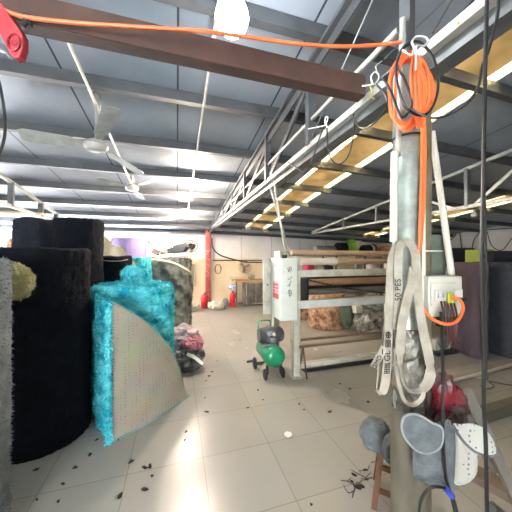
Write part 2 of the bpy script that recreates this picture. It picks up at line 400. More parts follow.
# ------------------------------------------------------------------ girders
YT = 8.85
t = T('roof_girder', 'roof girder of two pale pipes and dark rafter running away above the main column', 'roof beam', (1.05, 4.5, 2.6))
P('lower_chord', MB().bar((1.05, -1.2, 2.62), (1.05, YT, 2.62), .04, .045), steel_pale, t)
P('gutter', MB().bar((1.12, -1.2, 2.575), (1.12, YT, 2.575), .09, .055).bar((1.17, -1.2, 2.61), (1.17, YT, 2.61), .012, .06), steel_grey, t)
P('upper_chord', MB().cyl((1.05, 1.02, 2.84), (1.05, YT, 2.76), .016, 10), steel_pale, t)
def rz(y): return 3.47-.105*y
P('rafter', MB().bar((1.05, -1.2, rz(-1.2)), (1.05, YT, rz(YT)), .09, .03).bar((1.05, -1.2, rz(-1.2)-.05), (1.05, YT, rz(YT)-.05), .01, .09), steel_dark, t)
for y in (1.9, 2.95, 4.0, 5.0, 6.0, 7.0, 8.0):
    P('post', MB().bar((1.05, y, 2.63), (1.05, y, rz(y)-.02), .07, .05, up=(0, 1, 0)), steel_dark, t)
for y in (1.9, 2.95, 4.0, 5.0):
    P('diagonal', MB().bar((1.05, y-.05, rz(y)-.06), (1.05, y+.95, 2.66), .06, .02, up=(1, 0, 0)), steel_dark, t)
for y in (1.2, 2.1): P('tie_rod', MB().cyl((1.05, y+.75, 2.64), (1.08, y-.1, rz(y)-.06), .006, 6), steel_grey, t)
def side_girder(X, y0, y1, lo, hi, posts, diags, label):
    t = T('roof_girder', label, 'roof beam', (X, (y0+y1)/2, 2.45))
    zl = lambda y: lo[0]+lo[1]*(y1-y); zu = lambda y: hi[0]+hi[1]*(y1-y)
    P('lower_chord', MB().bar((X, y0, zl(y0)), (X, y1, zl(y1)), .045, .045), steel_pale, t)
    P('upper_chord', MB().bar((X, y0, zu(y0)), (X, y1, zu(y1)), .045, .045), steel_pale, t)
    for y in posts: P('post', MB().bar((X, y, zl(y)), (X, y, zu(y)), .07, .045, up=(0, 1, 0)), steel_grey, t)
    for a, b_ in diags: P('diagonal', MB().bar((X, a, zl(a)), (X, b_, zu(b_)), .04, .03, up=(1, 0, 0)), steel_pale, t)
side_girder(-2.4, 3.6, 7.4, (2.40, .03), (2.44, .155), (4.83, 5.73, 6.36), (), 'tapered girder of pale pipes at far left above the black rolls')
side_girder(4.2, 1.6, 7.5, (2.45, .003), (2.49, .117), (2.81, 4.66, 5.83), ((2.72, 1.85), (3.0, 3.9)), 'tapered girder of pale pipes at right beyond the main column')
# brown tie beam
bt0, bt1 = V((-3.0, 1.2, 2.665)), V((1.0, 1.2, 2.665))
mb = MB().bar(bt0, bt1, .012, .11); mb.bar(bt0+V((0, .03, -.052)), bt1+V((0, .03, -.052)), .06, .01); mb.bar(bt0+V((0, .03, .052)), bt1+V((0, .03, .052)), .06, .01)
mb.bb(.9, .985, 1.192, 1.26, 2.612, 2.72)
S('tie_beam', 'red-brown steel beam crossing near the roof above the camera', 'roof beam', mb, rust, smooth=False)

# ------------------------------------------------------------------ lamps, conduits, fans
bulb_on = EM('lit_lamp', '#fbfdff', 230); bulb_far = EM('lit_lamp_far', '#ffe8d2', 2800); bulb_fill = EM('lit_lamp_rear', '#fff3e2', 200); bulb_off = M('opal_lamp_off', '#c9c9c4', .3)
def lamp(c, label, on=True, r=.055, group=None):
    zt = roofz(c.x, c.y)-.02
    t = T('hanging_lamp', label, 'lamp', (c.x, c.y, c.z), group)
    P('bulb', MB().lathe([(.004, -r), (r*.5, -r*.88), (r*.87, -r*.5), (r, 0), (r*.9, r*.45), (r*.6, r*.85), (r*.45, r*1.1)], c, 24), (on if on not in (True, False) else bulb_on) if on else bulb_off, t)
    P('socket', MB().lathe([(r*.45, r*1.05), (r*.5, r*1.2), (r*.5, r*2.0), (r*.2, r*2.2)], c, 16), white_plas, t)
    P('cord', MB().cyl(c+V((0, 0, r*2)), V((c.x, c.y, max(zt, c.z+r*2.3))), .005, 6), black_rub, t)
    return t
lamp(D(232, 18, 1.32), 'large glaring lit lamp in front of the brown beam', r=.085)
lamp(D(193, 186, 4.45), 'lit lamp hanging below the long conduit, middle one of three', bulb_far)
lamp(D(185, 215, 6.3), 'small lit lamp farthest away above the grey marbled roll', bulb_far)
lamp(D(474, 215, 6.0), 'unlit pale lamp at right above the dark fabric roll', False, .06)
lamp(V((-1.6, -1.8, 3.3)), 'lit lamp behind the camera over the left bay', bulb_fill)  # unseen lamp added as fill for the near end
def conduit(X, y0, y1, label):
    mb = MB().tube([(X, y, 3.49-.11*y-.03) for y in (y0, (y0+y1)/2, y1)], .013, 8, sm=False)
    for y in (y0+.4, (y0+y1)/2, y1-.3): mb.bar((X, y, 3.49-.11*y-.03), (X, y, roofz(X, y)-.01), .02, .006)
    return S('conduit', label, 'pipe', mb, pvc)
conduit(.25, 1.3, 6.6, 'straight pale conduit under the roof carrying the three lit lamps')
conduit(-.73, 1.1, 4.75, 'straight pale conduit under the roof carrying the ceiling fans')
fan_m = M('dusty_white_fan', '#a0a39f', .5, .1, '#7f827d', 8)
def fan(c, rot, label, L0=.62, tilt=12):
    t = T('ceiling_fan', label, 'fan', c); zt = roofz(c.x, c.y)-.03
    P('motor', MB().lathe([(.02, -.05), (.075, -.045), (.1, -.02), (.105, 0), (.09, .03), (.05, .055), (.02, .07)], c, 28), fan_m, t)
    P('rod', MB().cyl(c+V((0, 0, .06)), V((c.x, c.y, zt)), .011, 10).lathe([(.045, -.1), (.03, -.03), (.02, 0)], (c.x, c.y, zt), 16), fan_m, t)
    P('hook_shackle', MB().tube([V((c.x+.03*math.cos(a), c.y, zt-.05+.03*math.sin(a))) for a in [k*math.pi/4 for k in range(8)]], .007, 6, 3, True), mach_dark, t)
    for k in range(3):
        a = R(rot[k]); d = V((math.cos(a), math.sin(a), 0)); w = V((-d.y, d.x, 0)); w = (w*math.cos(R(14))+V((0, 0, 1))*math.sin(R(14))); tl = Matrix.Rotation(R(-tilt), 3, 'X'); d = tl @ d; w = tl @ w
        n_ = d.cross(w)
        mb = MB().prism([(.1, -.03), (.16, -.03), (.2, -.06), (L0-.05, -.075), (L0, -.05), (L0, .05), (L0-.05, .07), (.2, .055), (.16, .03), (.1, .03)], c+V((0, 0, .015)), d, w, .006)
        P('blade', mb, fan_m, t, smooth=False)
f1 = D(96, 146, 2.44); f2 = D(132, 188, 4.3)
fan(f1, (56, 182, 296), 'nearer dusty white three-blade ceiling fan', .58)
fan(f2, (80, 200, 320), 'farther small white ceiling fan below the end of its conduit', .5)

# ------------------------------------------------------------------ cords near the beam
CORD = [V((-2.95, 1.17, 2.735)), V((-2.0, 1.12, 2.72)), V((-1.3, 1.08, 2.69)), D(-30, 2, .94), D(0, 9, .95), D(25, 17, .97), D(76, 23, 1.0), D(130, 26.5, 1.03), D(200, 31, 1.07), D(240, 36, 1.1), D(290, 43, 1.13), D(337, 46.5, 1.15), D(375, 45, 1.15), D(402, 42, 1.13)]
S('extension_cord', 'orange cord strung across in front of the brown beam', 'cable', MB().tube(CORD, .0075, 10), orange_rub)
red_pl = M('red_plastic', '#c03a42', .45, 0, '#9f2b34', 6)
c0 = D(12, 34, .96)
t = T('pulley_guard', 'red plastic bracket with round eye hanging from the brown beam at top left', 'bracket', c0)
poly = [(-.075, .115), (-.03, .105), (.0, .06), (.035, .01), (.052, -.015), (.052, -.06), (.04, -.095), (.022, -.1), (.005, -.085), (-.02, -.03), (-.045, .01), (-.06, .06)]
mb = MB().prism(poly, c0, RIGHT, UP, .03, .006)
P('shell', mb, red_pl, t)
P('eye', MB().tube([c0+RIGHT*(.022+.022*math.cos(a))+UP*(-.045+.03*math.sin(a))-FWD*.018 for a in [k*math.pi/5 for k in range(10)]], .005, 8, 3, True).cyl(c0+RIGHT*.022-UP*.045-FWD*.017, c0+RIGHT*.022-UP*.045-FWD*.012, .012), M('deep_red_plastic', '#8d2630', .5), t)
P('wire_loop', MB().tube([c0+RIGHT*x+UP*y for x, y in ((-.065, -.055), (-.045, -.06), (-.02, -.07), (.0, -.095))], .004, 6), M('bright_wire', '#c9c9c9', .3, .8), t)
P('hanger', MB().tube([c0+RIGHT*.025+UP*.11+FWD*.05, c0+RIGHT*.045+UP*.07+FWD*.02, c0+RIGHT*.03+UP*.035+FWD*.01], .009, 8).box(c0+RIGHT*.04+UP*.07+FWD*.02, (.025, .02, .04)), mach_dark, t)
S('cable', 'black cable loop at the far left edge below the red bracket', 'cable', MB().tube([D(-25, -185, 1.0), D(-16, 0, .97), D(-6, 60, .97), D(1, 90, .97), D(5, 118, .97), D(4, 140, .97), D(-3, 156, .97), D(-14, 158, .97), D(-30, 140, .98), D(-42, 80, 1.0), D(-50, -60, 1.03), D(-52, -175, 1.06)], .005, 8), black_rub)

# ------------------------------------------------------------------ main column
cx = 1.05; K = D(407, 256, 1.22); K.z = 0
col_m = M('greenish_galvanised_pipe', '#a2ada6', .35, .4, '#676f68', 9, .08, 40, sharp=(.25, .6))
stain_m = M('stained_olive_profile', '#7d7a68', .6, .2, '#55503f', 6)
t = T('support_column', 'greenish steel pipe column hung with webbing and cables at right', 'column', K)
P('pipe', MB().lathe([(.1, 0), (.1, .012), (.06, .014), (.06, 2.58), (.05, 2.6)], K, 36), col_m, t)
P('soiled_foot', MB().lathe([(.0, .0), (.079, .014), (.08, .9), (.076, 1.0), (.06, 1.02)], K+RIGHT*.012, 32), M('soiled_olive_wrap', '#6a6556', .7, 0, '#4a463a', 5, .25, 14, aniso=(1, 1, .35)), t, 'soiled olive-brown lower wrapping')  # lower sleeve in a darker olive-brown than the pipe
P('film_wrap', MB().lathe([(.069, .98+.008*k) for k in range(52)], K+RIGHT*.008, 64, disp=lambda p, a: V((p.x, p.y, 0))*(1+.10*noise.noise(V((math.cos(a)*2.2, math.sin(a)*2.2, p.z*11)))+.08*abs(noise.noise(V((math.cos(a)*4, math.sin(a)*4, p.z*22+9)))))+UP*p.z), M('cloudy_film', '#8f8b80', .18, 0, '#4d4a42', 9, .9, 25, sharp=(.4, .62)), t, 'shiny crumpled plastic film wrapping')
pk = K+RIGHT*.088+FWD*.03
P('square_profile', MB().bb(pk.x-.03, pk.x+.03, pk.y-.03, pk.y+.03, 0, 2.6, .004), stain_m, t)
P('beige_batten', MB().bar(K+RIGHT*.066-FWD*.012+UP*.9, K+RIGHT*.066-FWD*.012+UP*2.66, .022, .008, up=FWD), pvc, t)
def pp(px, py, d): return D(px, py, d)
P('upright_pipe', MB().cyl(D(403, 19, 1.2), D(398, 156, 1.16), .013, 12), steel_pale, t)
P('conduit', MB().cyl(D(394.5, 152, 1.15), D(393.5, 242, 1.15), .0155, 14).tube([D(393.5, 242, 1.15), D(394.5, 250, 1.15), D(396, 262, 1.15)], .006, 8), pvc, t)
P('conduit', MB().cyl(D(432, 132, 1.26), D(452, 277, 1.22), .014, 14), pvc, t, 'slanting conduit down to the switch box')
P('mounting_plate', MB().box(D(435, 265, 1.29), (.10, .008, .3), Matrix.Rotation(-A, 3, 'Z')), M('green_grey_plate', '#6f7b70', .5, .3, '#59645a', 10), t)
P('cross_strap', MB().bar(D(423, 251, 1.2), D(443, 251, 1.2), .004, .006, up=UP), pvc, t)
P('wire_band', MB().tube([K+V((.064*math.cos(a), .064*math.sin(a), 2.27)) for a in [k*math.pi/6 for k in range(12)]], .004, 6, 2, True).tube([K+V((.063*math.cos(a), .063*math.sin(a), 2.6)) for a in [k*math.pi/6 for k in range(12)]], .007, 6, 2, True), black_rub, t)
P('head_plate', MB().box((cx, K.y+.02, 2.605), (.16, .16, .012)).bar(K+UP*2.58, K+UP*3.28, .06, .03), steel_dark, t)

# switch box
c0 = D(443, 296, 1.19); rz_ = Matrix.Rotation(-A, 3, 'Z')
def bx(x, y, z): return c0+RIGHT*x+FWD*y+UP*z
t = T('switch_box', 'ivory electrical switch box mounted right of the main column', 'switch box', c0-UP*.09)
P('case', MB().box(bx(0, .03, 0), (.155, .09, .185), rz_, .006).box(bx(-.012, -.017, .01), (.115, .01, .105), rz_, .003), white_plas, t)
P('breaker', MB().box(bx(-.03, -.024, .005), (.05, .012, .05), rz_, .002).box(bx(-.04, -.032, .006), (.012, .014, .02), rz_).box(bx(-.02, -.032, .006), (.012, .014, .02), rz_), M('grey_white_breaker', '#bdbfbb', .4), t)
P('breaker', MB().box(bx(.05, -.024, .0), (.035, .012, .07), rz_, .002), M('grey_white_breaker', '#bdbfbb', .4), t)
P('cable_gland', MB().cyl(bx(.02, -.03, -.005), bx(.075, -.035, -.01), .007, 10), black_rub, t)
P('tag', MB().box(bx(.008, -.036, -.003), (.028, .01, .045), rz_, .001), M('lime_plastic', '#b7c22c', .4), t, 'lime green tag')
P('side_slot', MB().box(bx(-.0785, .03, .04), (.004, .03, .05), rz_), M('blue_grey_label', '#8b93a5', .5), t)
red_wire = M('dark_red_wire', '#40161b', .5)
mb = MB()
for k in range(5):
    x = -.03+.014*k
    mb.tube([bx(x, -.03, -.02), bx(x-.004, -.05, -.06), bx(x+.004, -.045, -.1), bx(x*.6+.012, -.04, -.17), bx(x*.9+.03, -.03, -.21+.01*(k % 2))], .0042, 8)
P('wires', mb, red_wire, t)
# orange coil with its tail into the switch box
t = T('cable_coil', 'orange cable coiled at the head of the main column with tail to the switch box', 'cable', D(408, 90, 1.08))
mb = MB(); rnd = random.Random(3); pts = []
for k in range(7):
    ox, oy = rnd.uniform(-4, 4), rnd.uniform(-3, 3); rx, ry = (13, 21, 17, 22, 15, 20, 18)[k]+rnd.uniform(-1, 1), 35+rnd.uniform(-5, 4); d = 1.06+.01*(k % 4)
    for j in range(10):
        a = math.pi/2+2*math.pi*j/10
        pts.append(D(409+ox+rx*math.cos(a)-(4 if j in (4, 5, 6) else 0), 92+oy-ry*math.sin(a)*(1 if math.sin(a) > 0 else 1.0), d))
mb.tube(pts, .0056, 8, 5)
P('coil', mb, orange_rub, t)
mb = MB()
for k in range(3): mb.tube([D(413+2*k, 56+k, 1.05), D(411+4*k, 80, 1.03), D(414+3.5*k, 110, 1.03), D(418+2*k, 128, 1.05)], .0052, 8)
P('inner_strands', mb, orange_rub, t)
P('tail', MB().tube([D(420, 56, 1.07), D(423, 100, 1.1), D(422, 150, 1.12), D(421, 200, 1.12), D(419, 250, 1.12), D(418.5, 285, 1.11), D(421, 302, 1.09), D(430, 317, 1.08), D(445, 324, 1.08), D(457, 321, 1.08), D(463, 309, 1.09), D(460, 300, 1.11), D(454, 298, 1.13), D(451, 297.5, 1.14)], .0068, 10).tube([D(424, 110, 1.09), D(425, 150, 1.12), D(424, 200, 1.125), D(421, 245, 1.13)], .006, 8), orange_rub, t)
wire_m = M('white_tie_wire', '#cfcfcc', .4, .3)
P('tie', MB().tube([D(402, 50, 1.0), D(411, 55, 1.0), D(414, 48, 1.0), D(412, 42, 1.0), D(416, 37, 1.0), D(424, 37, 1.0), D(428, 41, 1.0), D(424, 46, 1.0), D(417, 46, .99), D(416, 54, .99), D(416, 70, .99)], .0042, 6), wire_m, t, 'white wire tie')
# black cables
S('cable', 'black cable wound as a big loop around the column head', 'cable',
  MB().tube([D(383, 78, 1.06), D(391, 92, 1.03), D(399, 113, 1.02), D(404, 117, 1.02), D(411, 108, 1.02), D(411, 98, 1.03), D(404, 78, 1.05), D(397, 65, 1.05), D(400, 52, 1.03), D(410, 42, 1.02), D(421, 43, 1.02), D(432, 56, 1.01), D(438, 75, 1.0), D(437, 95, 1.0), D(429, 112, 1.0), D(417, 115, 1.0), D(405, 106, .99), D(398, 86, .99), D(396, 70, 1.0), D(402, 50, 1.02), D(416, 41, 1.02)], .0048, 8), black_rub)
S('cable', 'black cable swagged from column head to the long hanging cables', 'cable',
  MB().tube([D(410, 108, .98), D(420, 114, .97), D(435, 118, .96), D(452, 113, .92), D(468, 102, .88), D(478, 87, .85), D(482, 68, .85), D(488, 52, .85), D(494, 30, .85), D(498, 8, .85), D(499, -60, .85), D(500, -255, .85)], .0048, 8), black_rub)
S('cable', 'long black cable hanging straight down at right from roof to floor', 'cable',
  MB().tube([D(492, -260, .84), D(489, -60, .83), D(487, 0, .83), D(486, 40, .83), D(485, 80, .83), D(484, 140, .83), D(483, 200, .83), D(482, 250, .83), D(482, 300, .83), D(484, 350, .83), D(484, 400, .83), D(486, 450, .83), D(487, 512, .83), D(490, 600, .83), D(500, 782, .84)], .0058, 8), black_rub)
S('cable', 'thin dark cable hanging beside the long black cable at right', 'cable',
  MB().tube([D(485.5, 62, .85), D(484.5, 120, .85), D(484, 170, .85), D(485.5, 230, .85), D(486, 280, .85), D(485, 320, .85), D(486.5, 380, .85)], .0035, 6), black_rub)
S('cable', 'black lead dropping from the switch box to a loop on the hanging pouches', 'cable',
  MB().tube([D(441, 312, 1.12), D(442, 345, 1.08), D(443, 385, 1.03), D(443, 420, 1.01), D(444, 450, 1.0), D(446, 475, 1.0), D(450, 492, 1.0), D(455, 512, 1.0), D(462, 545, 1.02)], .0056, 8), black_rub)
t = T('cable', 'black cable loop with blue clip below the grey pouch', 'cable', D(437, 500, 1.0))
P('loop', MB().tube([D(405, 690, 1.02), D(410, 630, 1.02), D(417, 560, 1.02), D(419, 515, 1.01), D(422, 498, 1.0), D(430, 488, .99), D(440, 487, .99), D(448, 491, .99), D(455, 504, .99), D(459, 530, 1.0)], .006, 8), black_rub, t)
P('clip', MB().cyl(D(446, 489, .985), D(452, 496, .985), .012, 10), M('blue_plastic', '#3a47a8', .4), t, 'blue clip')
# loose wires tied to the lower chord
t = T('wire_loop', 'white wire loop with black wire swag tied to the pale lower pipe', 'wire', D(327, 122, 1.78))
P('tie', MB().tube([D(308, 129, 1.75), D(318, 127, 1.74), D(325, 125, 1.73), D(328, 118, 1.73), D(326, 117, 1.73), D(325, 122, 1.73), D(327, 128, 1.74), D(324, 137, 1.76)], .004, 6), wire_m, t)
P('swag', MB().tube([D(324, 126, 1.73), D(318, 142, 1.77), D(312, 160, 1.8), D(305, 173, 1.85), D(297, 168, 1.9), D(288, 162, 2.0)], .005, 6).tube([D(327, 128, 1.73), D(328, 148, 1.72), D(332, 160, 1.7), D(340, 164, 1.68), D(349, 154, 1.66), D(354, 130, 1.62), D(354, 112, 1.6), D(360, 98, 1.55)], .005, 6), black_rub, t)
t = T('wire_loop', 'white wire loop with yellow-green wire tied at the end of the brown beam', 'wire', D(374, 78, 1.33))
P('tie', MB().tube([D(362, 86, 1.3), D(370, 85, 1.29), D(376, 83, 1.29), D(379, 76, 1.29), D(375, 72, 1.29), D(371, 77, 1.29), D(373, 85, 1.3)], .004, 6).tube([D(378, 74, 1.29), D(376, 66, 1.29), D(382, 61, 1.29)], .002, 6), wire_m, t)
P('twist', MB().tube([D(370, 87, 1.29), D(372, 92, 1.29), D(370, 96, 1.29), D(374, 99, 1.3)], .003, 6), M('yellow_green_wire', '#b9b94a', .5), t, 'yellow-green wire')
P('swag', MB().tube([D(376, 84, 1.29), D(385, 95, 1.2), D(386, 108, 1.2), D(372, 125, 1.3), D(360, 127, 1.4), D(354, 118, 1.5)], .0045, 6), black_rub, t)
S('wire_tie', 'yellow-green wire twisted round the pale lower pipe at upper right', 'wire', MB().tube([D(459, 17, 1.0), D(458, 24, .99), D(462, 21, .99), D(466, 26, 1.0), D(474, 30, 1.05), D(481, 31, 1.1)], .003, 6), M('yellow_green_wire', '#b9b94a', .5))
S('guy_wire', 'pair of thin steel wires rising from the column head to the roof', 'wire', MB().cyl(D(385, 58, 1.22), D(452, -6, 1.3), .003, 6).cyl(D(433, 33, 1.15), D(456, -6, 1.3), .005, 6), steel_grey)

# ------------------------------------------------------------------ webbing sling
t = T('webbing_sling', 'off-white printed webbing sling looped on the main column', 'strap', D(403, 320, 1.1))
NF = -FWD
P('printed_strand', MB().ribbon([D(405, 243, 1.13), D(397, 246, 1.11), D(392, 258, 1.09), D(390, 285, 1.08), D(389, 320, 1.07), D(387.5, 355, 1.06), D(386, 378, 1.06), D(383, 391, 1.07), D(379, 393, 1.09)], .033, .0025, lambda u: NF-RIGHT*.1), web, t)
P('back_strand', MB().ribbon([D(396, 250, 1.13), D(390, 268, 1.13), D(388, 300, 1.13), D(383, 340, 1.12), D(379, 370, 1.11), D(378, 388, 1.1), D(381, 395, 1.09)], .028, .0025, lambda u: NF+RIGHT*.9), web, t)
P('middle_strand', MB().ribbon([D(403, 242, 1.1), D(399, 250, 1.08), D(398, 270, 1.06), D(398.5, 290, 1.05), D(398, 310, 1.05), D(396, 330, 1.06)], .031, .0025, lambda u: NF-RIGHT*.15), web, t)
P('front_loop', MB().ribbon([D(403, 241, 1.12), D(409, 243, 1.09), D(415, 254, 1.06), D(417, 275, 1.04), D(419, 305, 1.03), D(423, 330, 1.02), D(429, 358, 1.02), D(430, 376, 1.02), D(424, 388, 1.02), D(413, 391, 1.02), D(404, 383, 1.02), D(400, 362, 1.02), D(401, 335, 1.01), D(405, 308, 1.01), D(411, 285, 1.02), D(413, 268, 1.05)], lambda u: .036 if u < .55 or u > .75 else .022, .0028, lambda u: NF*(1 if u < .42 or u > .72 else .25)+(UP*.9 if .42 <= u <= .72 else V((0, 0, 0)))), web, t)
P('lower_loop', MB().ribbon([D(396, 365, 1.06), D(399, 385, 1.06), D(404, 400, 1.06), D(413, 405, 1.06), D(422, 398, 1.06), D(424, 386, 1.07)], .016, .0025, lambda u: NF*.6+UP*.5), web, t)
mb = MB(); up_ = (D(390, 280, 1.07)-D(388.8, 325, 1.06)).normalized()
mb.text('GL', .036, D(387.6, 356, 1.052), UP, -RIGHT)
P('middle_print', MB().text('50 PES', .033, D(398.2, 290, 1.043), UP, -RIGHT), ink, t, 'black printed lettering', smooth=False)
c_ = D(388.6, 335, 1.054); mb.tube([c_+RIGHT*.01*math.cos(a)+UP*.012*math.sin(a) for a in [k*math.pi/5 for k in range(10)]], .0018, 4, 2, True); mb.box(c_, (.003, .002, .02)); mb.box(c_, (.018, .002, .003), rz_)
for k, (y0, y1) in enumerate(((340.5, 348), (364, 375))):
    for dx in (-.009, -.003, .003, .009):
        n_ = 6
        for j in range(n_):
            yy = y0+(y1-y0)*j/n_; mb.box(D(388.4-(yy-335)*.035, yy, 1.053)+RIGHT*dx, (.003, .002, .005), rz_)
P('print', mb, ink, t, 'black printed lettering', smooth=False)
ta = D(384, 347, 1.05); tb = D(373, 368, 1.03); dx_ = (tb-ta).normalized(); dn = V(NF).cross(dx_).normalized()
lab = P('label_tag', MB().ribbon([ta, ta.lerp(tb, .35)-FWD*.004, ta.lerp(tb, .7), tb], .03, .0015, NF), web, t)
P('tag_print', MB().text('GMD', .026, ta.lerp(tb, .7)-FWD*.0075, -dx_, -dn if dn.dot(UP) < 0 else dn).box(ta.lerp(tb, .2)-FWD*.006, (.004, .002, .02)), ink, lab, smooth=False)

# ------------------------------------------------------------------ pouches, bag
def pouch_pts(c, pts, d):       # outline in photo units around c -> metres at distance d
    k = d/FL; return [((x-c[0])*k, (c[1]-y)*k) for x, y in pts]
cA = (433, 455); oA = D(*cA, 1.06)
t = T('felt_pouch', 'grey felt pouch with rounded flap hanging in front of the main column', 'pouch', oA-UP*.13)
P('body', MB().pad(pouch_pts(cA, [(415, 428), (413, 470), (417, 479), (432, 485), (446, 488), (454, 484), (454, 425), (435, 422)], 1.06), oA, RIGHT, UP, .07, .7), felt_grey, t)
cB = (422, 435); oB = D(*cB, 1.0)
fl = [(402, 422), (405, 416), (414, 414), (423, 417), (432, 423), (441, 427), (443, 436), (440, 447), (430, 453), (418, 451), (407, 441), (402, 430)]
f = P('flap', MB().pad(pouch_pts(cB, fl, 1.0), oB, RIGHT, UP, .022, .5), felt_grey, t)
k = 1.0/FL
P('flap_edge', MB().tube([oB+RIGHT*x+UP*y for x, y in pouch_pts(cB, fl, 1.0)], .0045, 8, 5, True), felt_rim, f)
cC = (467, 455); oC = D(*cC, 1.08)
t = T('dotted_pouch', 'white dotted quilted pouch with flap beside the grey felt pouch', 'pouch', oC-UP*.13)
P('body', MB().pad(pouch_pts(cC, [(453, 428), (453, 470), (455, 484), (466, 484), (476, 474), (477, 448), (470, 436), (458, 430)], 1.08), oC, RIGHT, UP, .05, .6), dotpad, t)
fl2 = [(453, 424), (460, 424), (474, 424), (486, 430), (494, 442), (496, 454), (488, 455), (476, 452), (466, 444), (458, 434)]
oD = D(474, 438, 1.04)
f = P('flap', MB().pad(pouch_pts((474, 438), fl2, 1.04), oD, RIGHT, UP, .018, .4), dotpad, t)
P('flap_edge', MB().tube([oD+RIGHT*x+UP*y for x, y in pouch_pts((474, 438), [(453, 425), (458, 434), (466, 444), (476, 452), (488, 456), (496, 455)], 1.04)], .006, 8), felt_grey, f)
P('felt_lining', MB().pad(pouch_pts(cC, [(446, 430), (446, 475), (449, 487), (457, 489), (459, 470), (455, 440)], 1.1), D(*cC, 1.1), RIGHT, UP, .03, .6), felt_grey, t)
bagm = M('red_white_plastic_film', '#74202b', .3, 0, '#4f4644', 9, .4, 30, sharp=(.42, .55))
S('plastic_bag', 'crumpled red plastic bag stuffed behind the pouches', 'bag', MB().blob(D(449, 409, 1.22), (.085, .06, .115), 4, .35, 3.2, seed=3).blob(D(444, 392, 1.2), (.05, .04, .09), 3, .3, 3, seed=5), bagm)

# ------------------------------------------------------------------ boards and frame at right
ba = G(478, 512); 
S('board', 'weathered grey board leaning beside the column behind the red bag', 'board', MB().bar(D(437, 372, 1.5), D(497, 470, 1.78), .075, .022, up=-FWD), wood_grey)
S('board', 'long grey-brown board leaning at lower right in front of the dark roll', 'board', MB().bar(D(466, 391, 1.55), D(520, 506, 1.66), .06, .03, up=-FWD), wood_grey)
t = T('floor_frame', 'low steel frame of rails lying on the floor at right', 'frame', G(480, 400))
a0, a1 = G(446, 385), G(530, 362)
P('bright_bar', MB().cyl(a0+UP*.03, a1+UP*.03, .022, 12), M('bright_steel_bar', '#cfcbc0', .3, .3), t)
P('bearing', MB().cyl(a0+UP*.035-RIGHT*.02, a0+UP*.035+RIGHT*.08, .035, 16), mach_dark, t)
b0, b1 = G(468, 425), G(535, 404)
P('base_rail', MB().bar(b0+UP*.06, b1+UP*.06, .1, .12), M('dull_brown_rail', '#57554c', .6, .2), t)
S('plank', 'brown plank lying on the floor at the lower right corner', 'board', MB().bar(G(448, 462)+UP*.03, G(530, 508)+UP*.03, .14, .06), M('dull_brown_plank', '#6b5f52', .7, 0, '#54493e', 5, .2, 20))
S('metal_channel', 'pale bent metal channel standing at the bottom right corner', 'metal part', MB().bar(D(494, 506, 1.5), D(522, 530, 1.45), .07, .008).bar(D(494, 506, 1.5), D(492, 552.5, 1.5), .06, .008), steel_grey)
S('wire', 'thin dark wire curling on the floor in front of the dark roll', 'wire', MB().tube([G(480, 386)+UP*.01, G(486, 390)+UP*.012, G(494, 387)+UP*.01, G(489, 383)+UP*.02, G(505, 385)+UP*.01, G(525, 388)+UP*.01], .006, 6), black_rub)

# ------------------------------------------------------------------ stool with felt pieces
s0 = G(374, 508); sa_ = Matrix.Rotation(R(-27), 3, 'Z'); X_ = sa_ @ RIGHT; Y_ = sa_ @ FWD; rzs = Matrix.Rotation(-A-R(27), 3, 'Z')
sc_ = s0+X_*.15+Y_*.13
t = T('wooden_stool', 'low brown wooden stool standing behind the main column', 'stool', (sc_.x, sc_.y, 0))
def st(x, y, z): return V((sc_.x, sc_.y, 0))+X_*x+Y_*y+UP*z
P('seat', MB().box(st(0, 0, .385), (.27, .24, .03), rzs, .006), wood_brown, t)
for sx_ in (-1, 1):
    for sy_ in (-1, 1):
        P('leg', MB().bar(st(sx_*.15, sy_*.13, 0), st(sx_*.105, sy_*.095, .375), .035, .035, up=Y_), wood_brown, t)
for z, w in ((.12, .135), (.27, .117)):
    for sy_ in (-1, 1): P('rung', MB().bar(st(-w, sy_*(w-.02), z), st(w, sy_*(w-.02), z), .02, .03), wood_brown, t)
    for sx_ in (-1, 1): P('rung', MB().bar(st(sx_*w, -(w-.02), z+.03), st(sx_*w, w-.02, z+.03), .02, .03), wood_brown, t)
oE = D(379, 436, 1.78)
t = T('felt_pouch', 'grey felt pouch with pale lining lying at the left end of the stool', 'pouch', V((oE.x, oE.y, .4)))
oE.z = .495
P('body', MB().blob(oE-RIGHT*.02, (.105, .1, .105), 4, .14, 2.2, flat=.402, seed=2), felt_grey, t)
P('lining', MB().blob(oE+RIGHT*-.075+FWD*-.05+UP*-.01, (.03, .035, .05), 3, .35, 4, seed=9), lgrey_fur, t, 'pale lining showing')
P('opening', MB().blob(oE+UP*.085+RIGHT*.0, (.045, .04, .012), 3, .1, 3, seed=4), M('brown_inner_cloth', '#4b423a', .9), t, 'brown inner mouth')
oF = D(394, 440, 1.66); oF.z = .485
S('felt_pouch', 'grey felt pouch leaning on the stool against the column', 'pouch', MB().blob(oF, (.085, .05, .105), 4, .12, 2, flat=.402, seed=12).tube([oF+RIGHT*x+UP*z-FWD*(.048) for x, z in ((-.07, -.015), (-.02, -.03), (.06, -.055))], .006, 8), felt_grey)

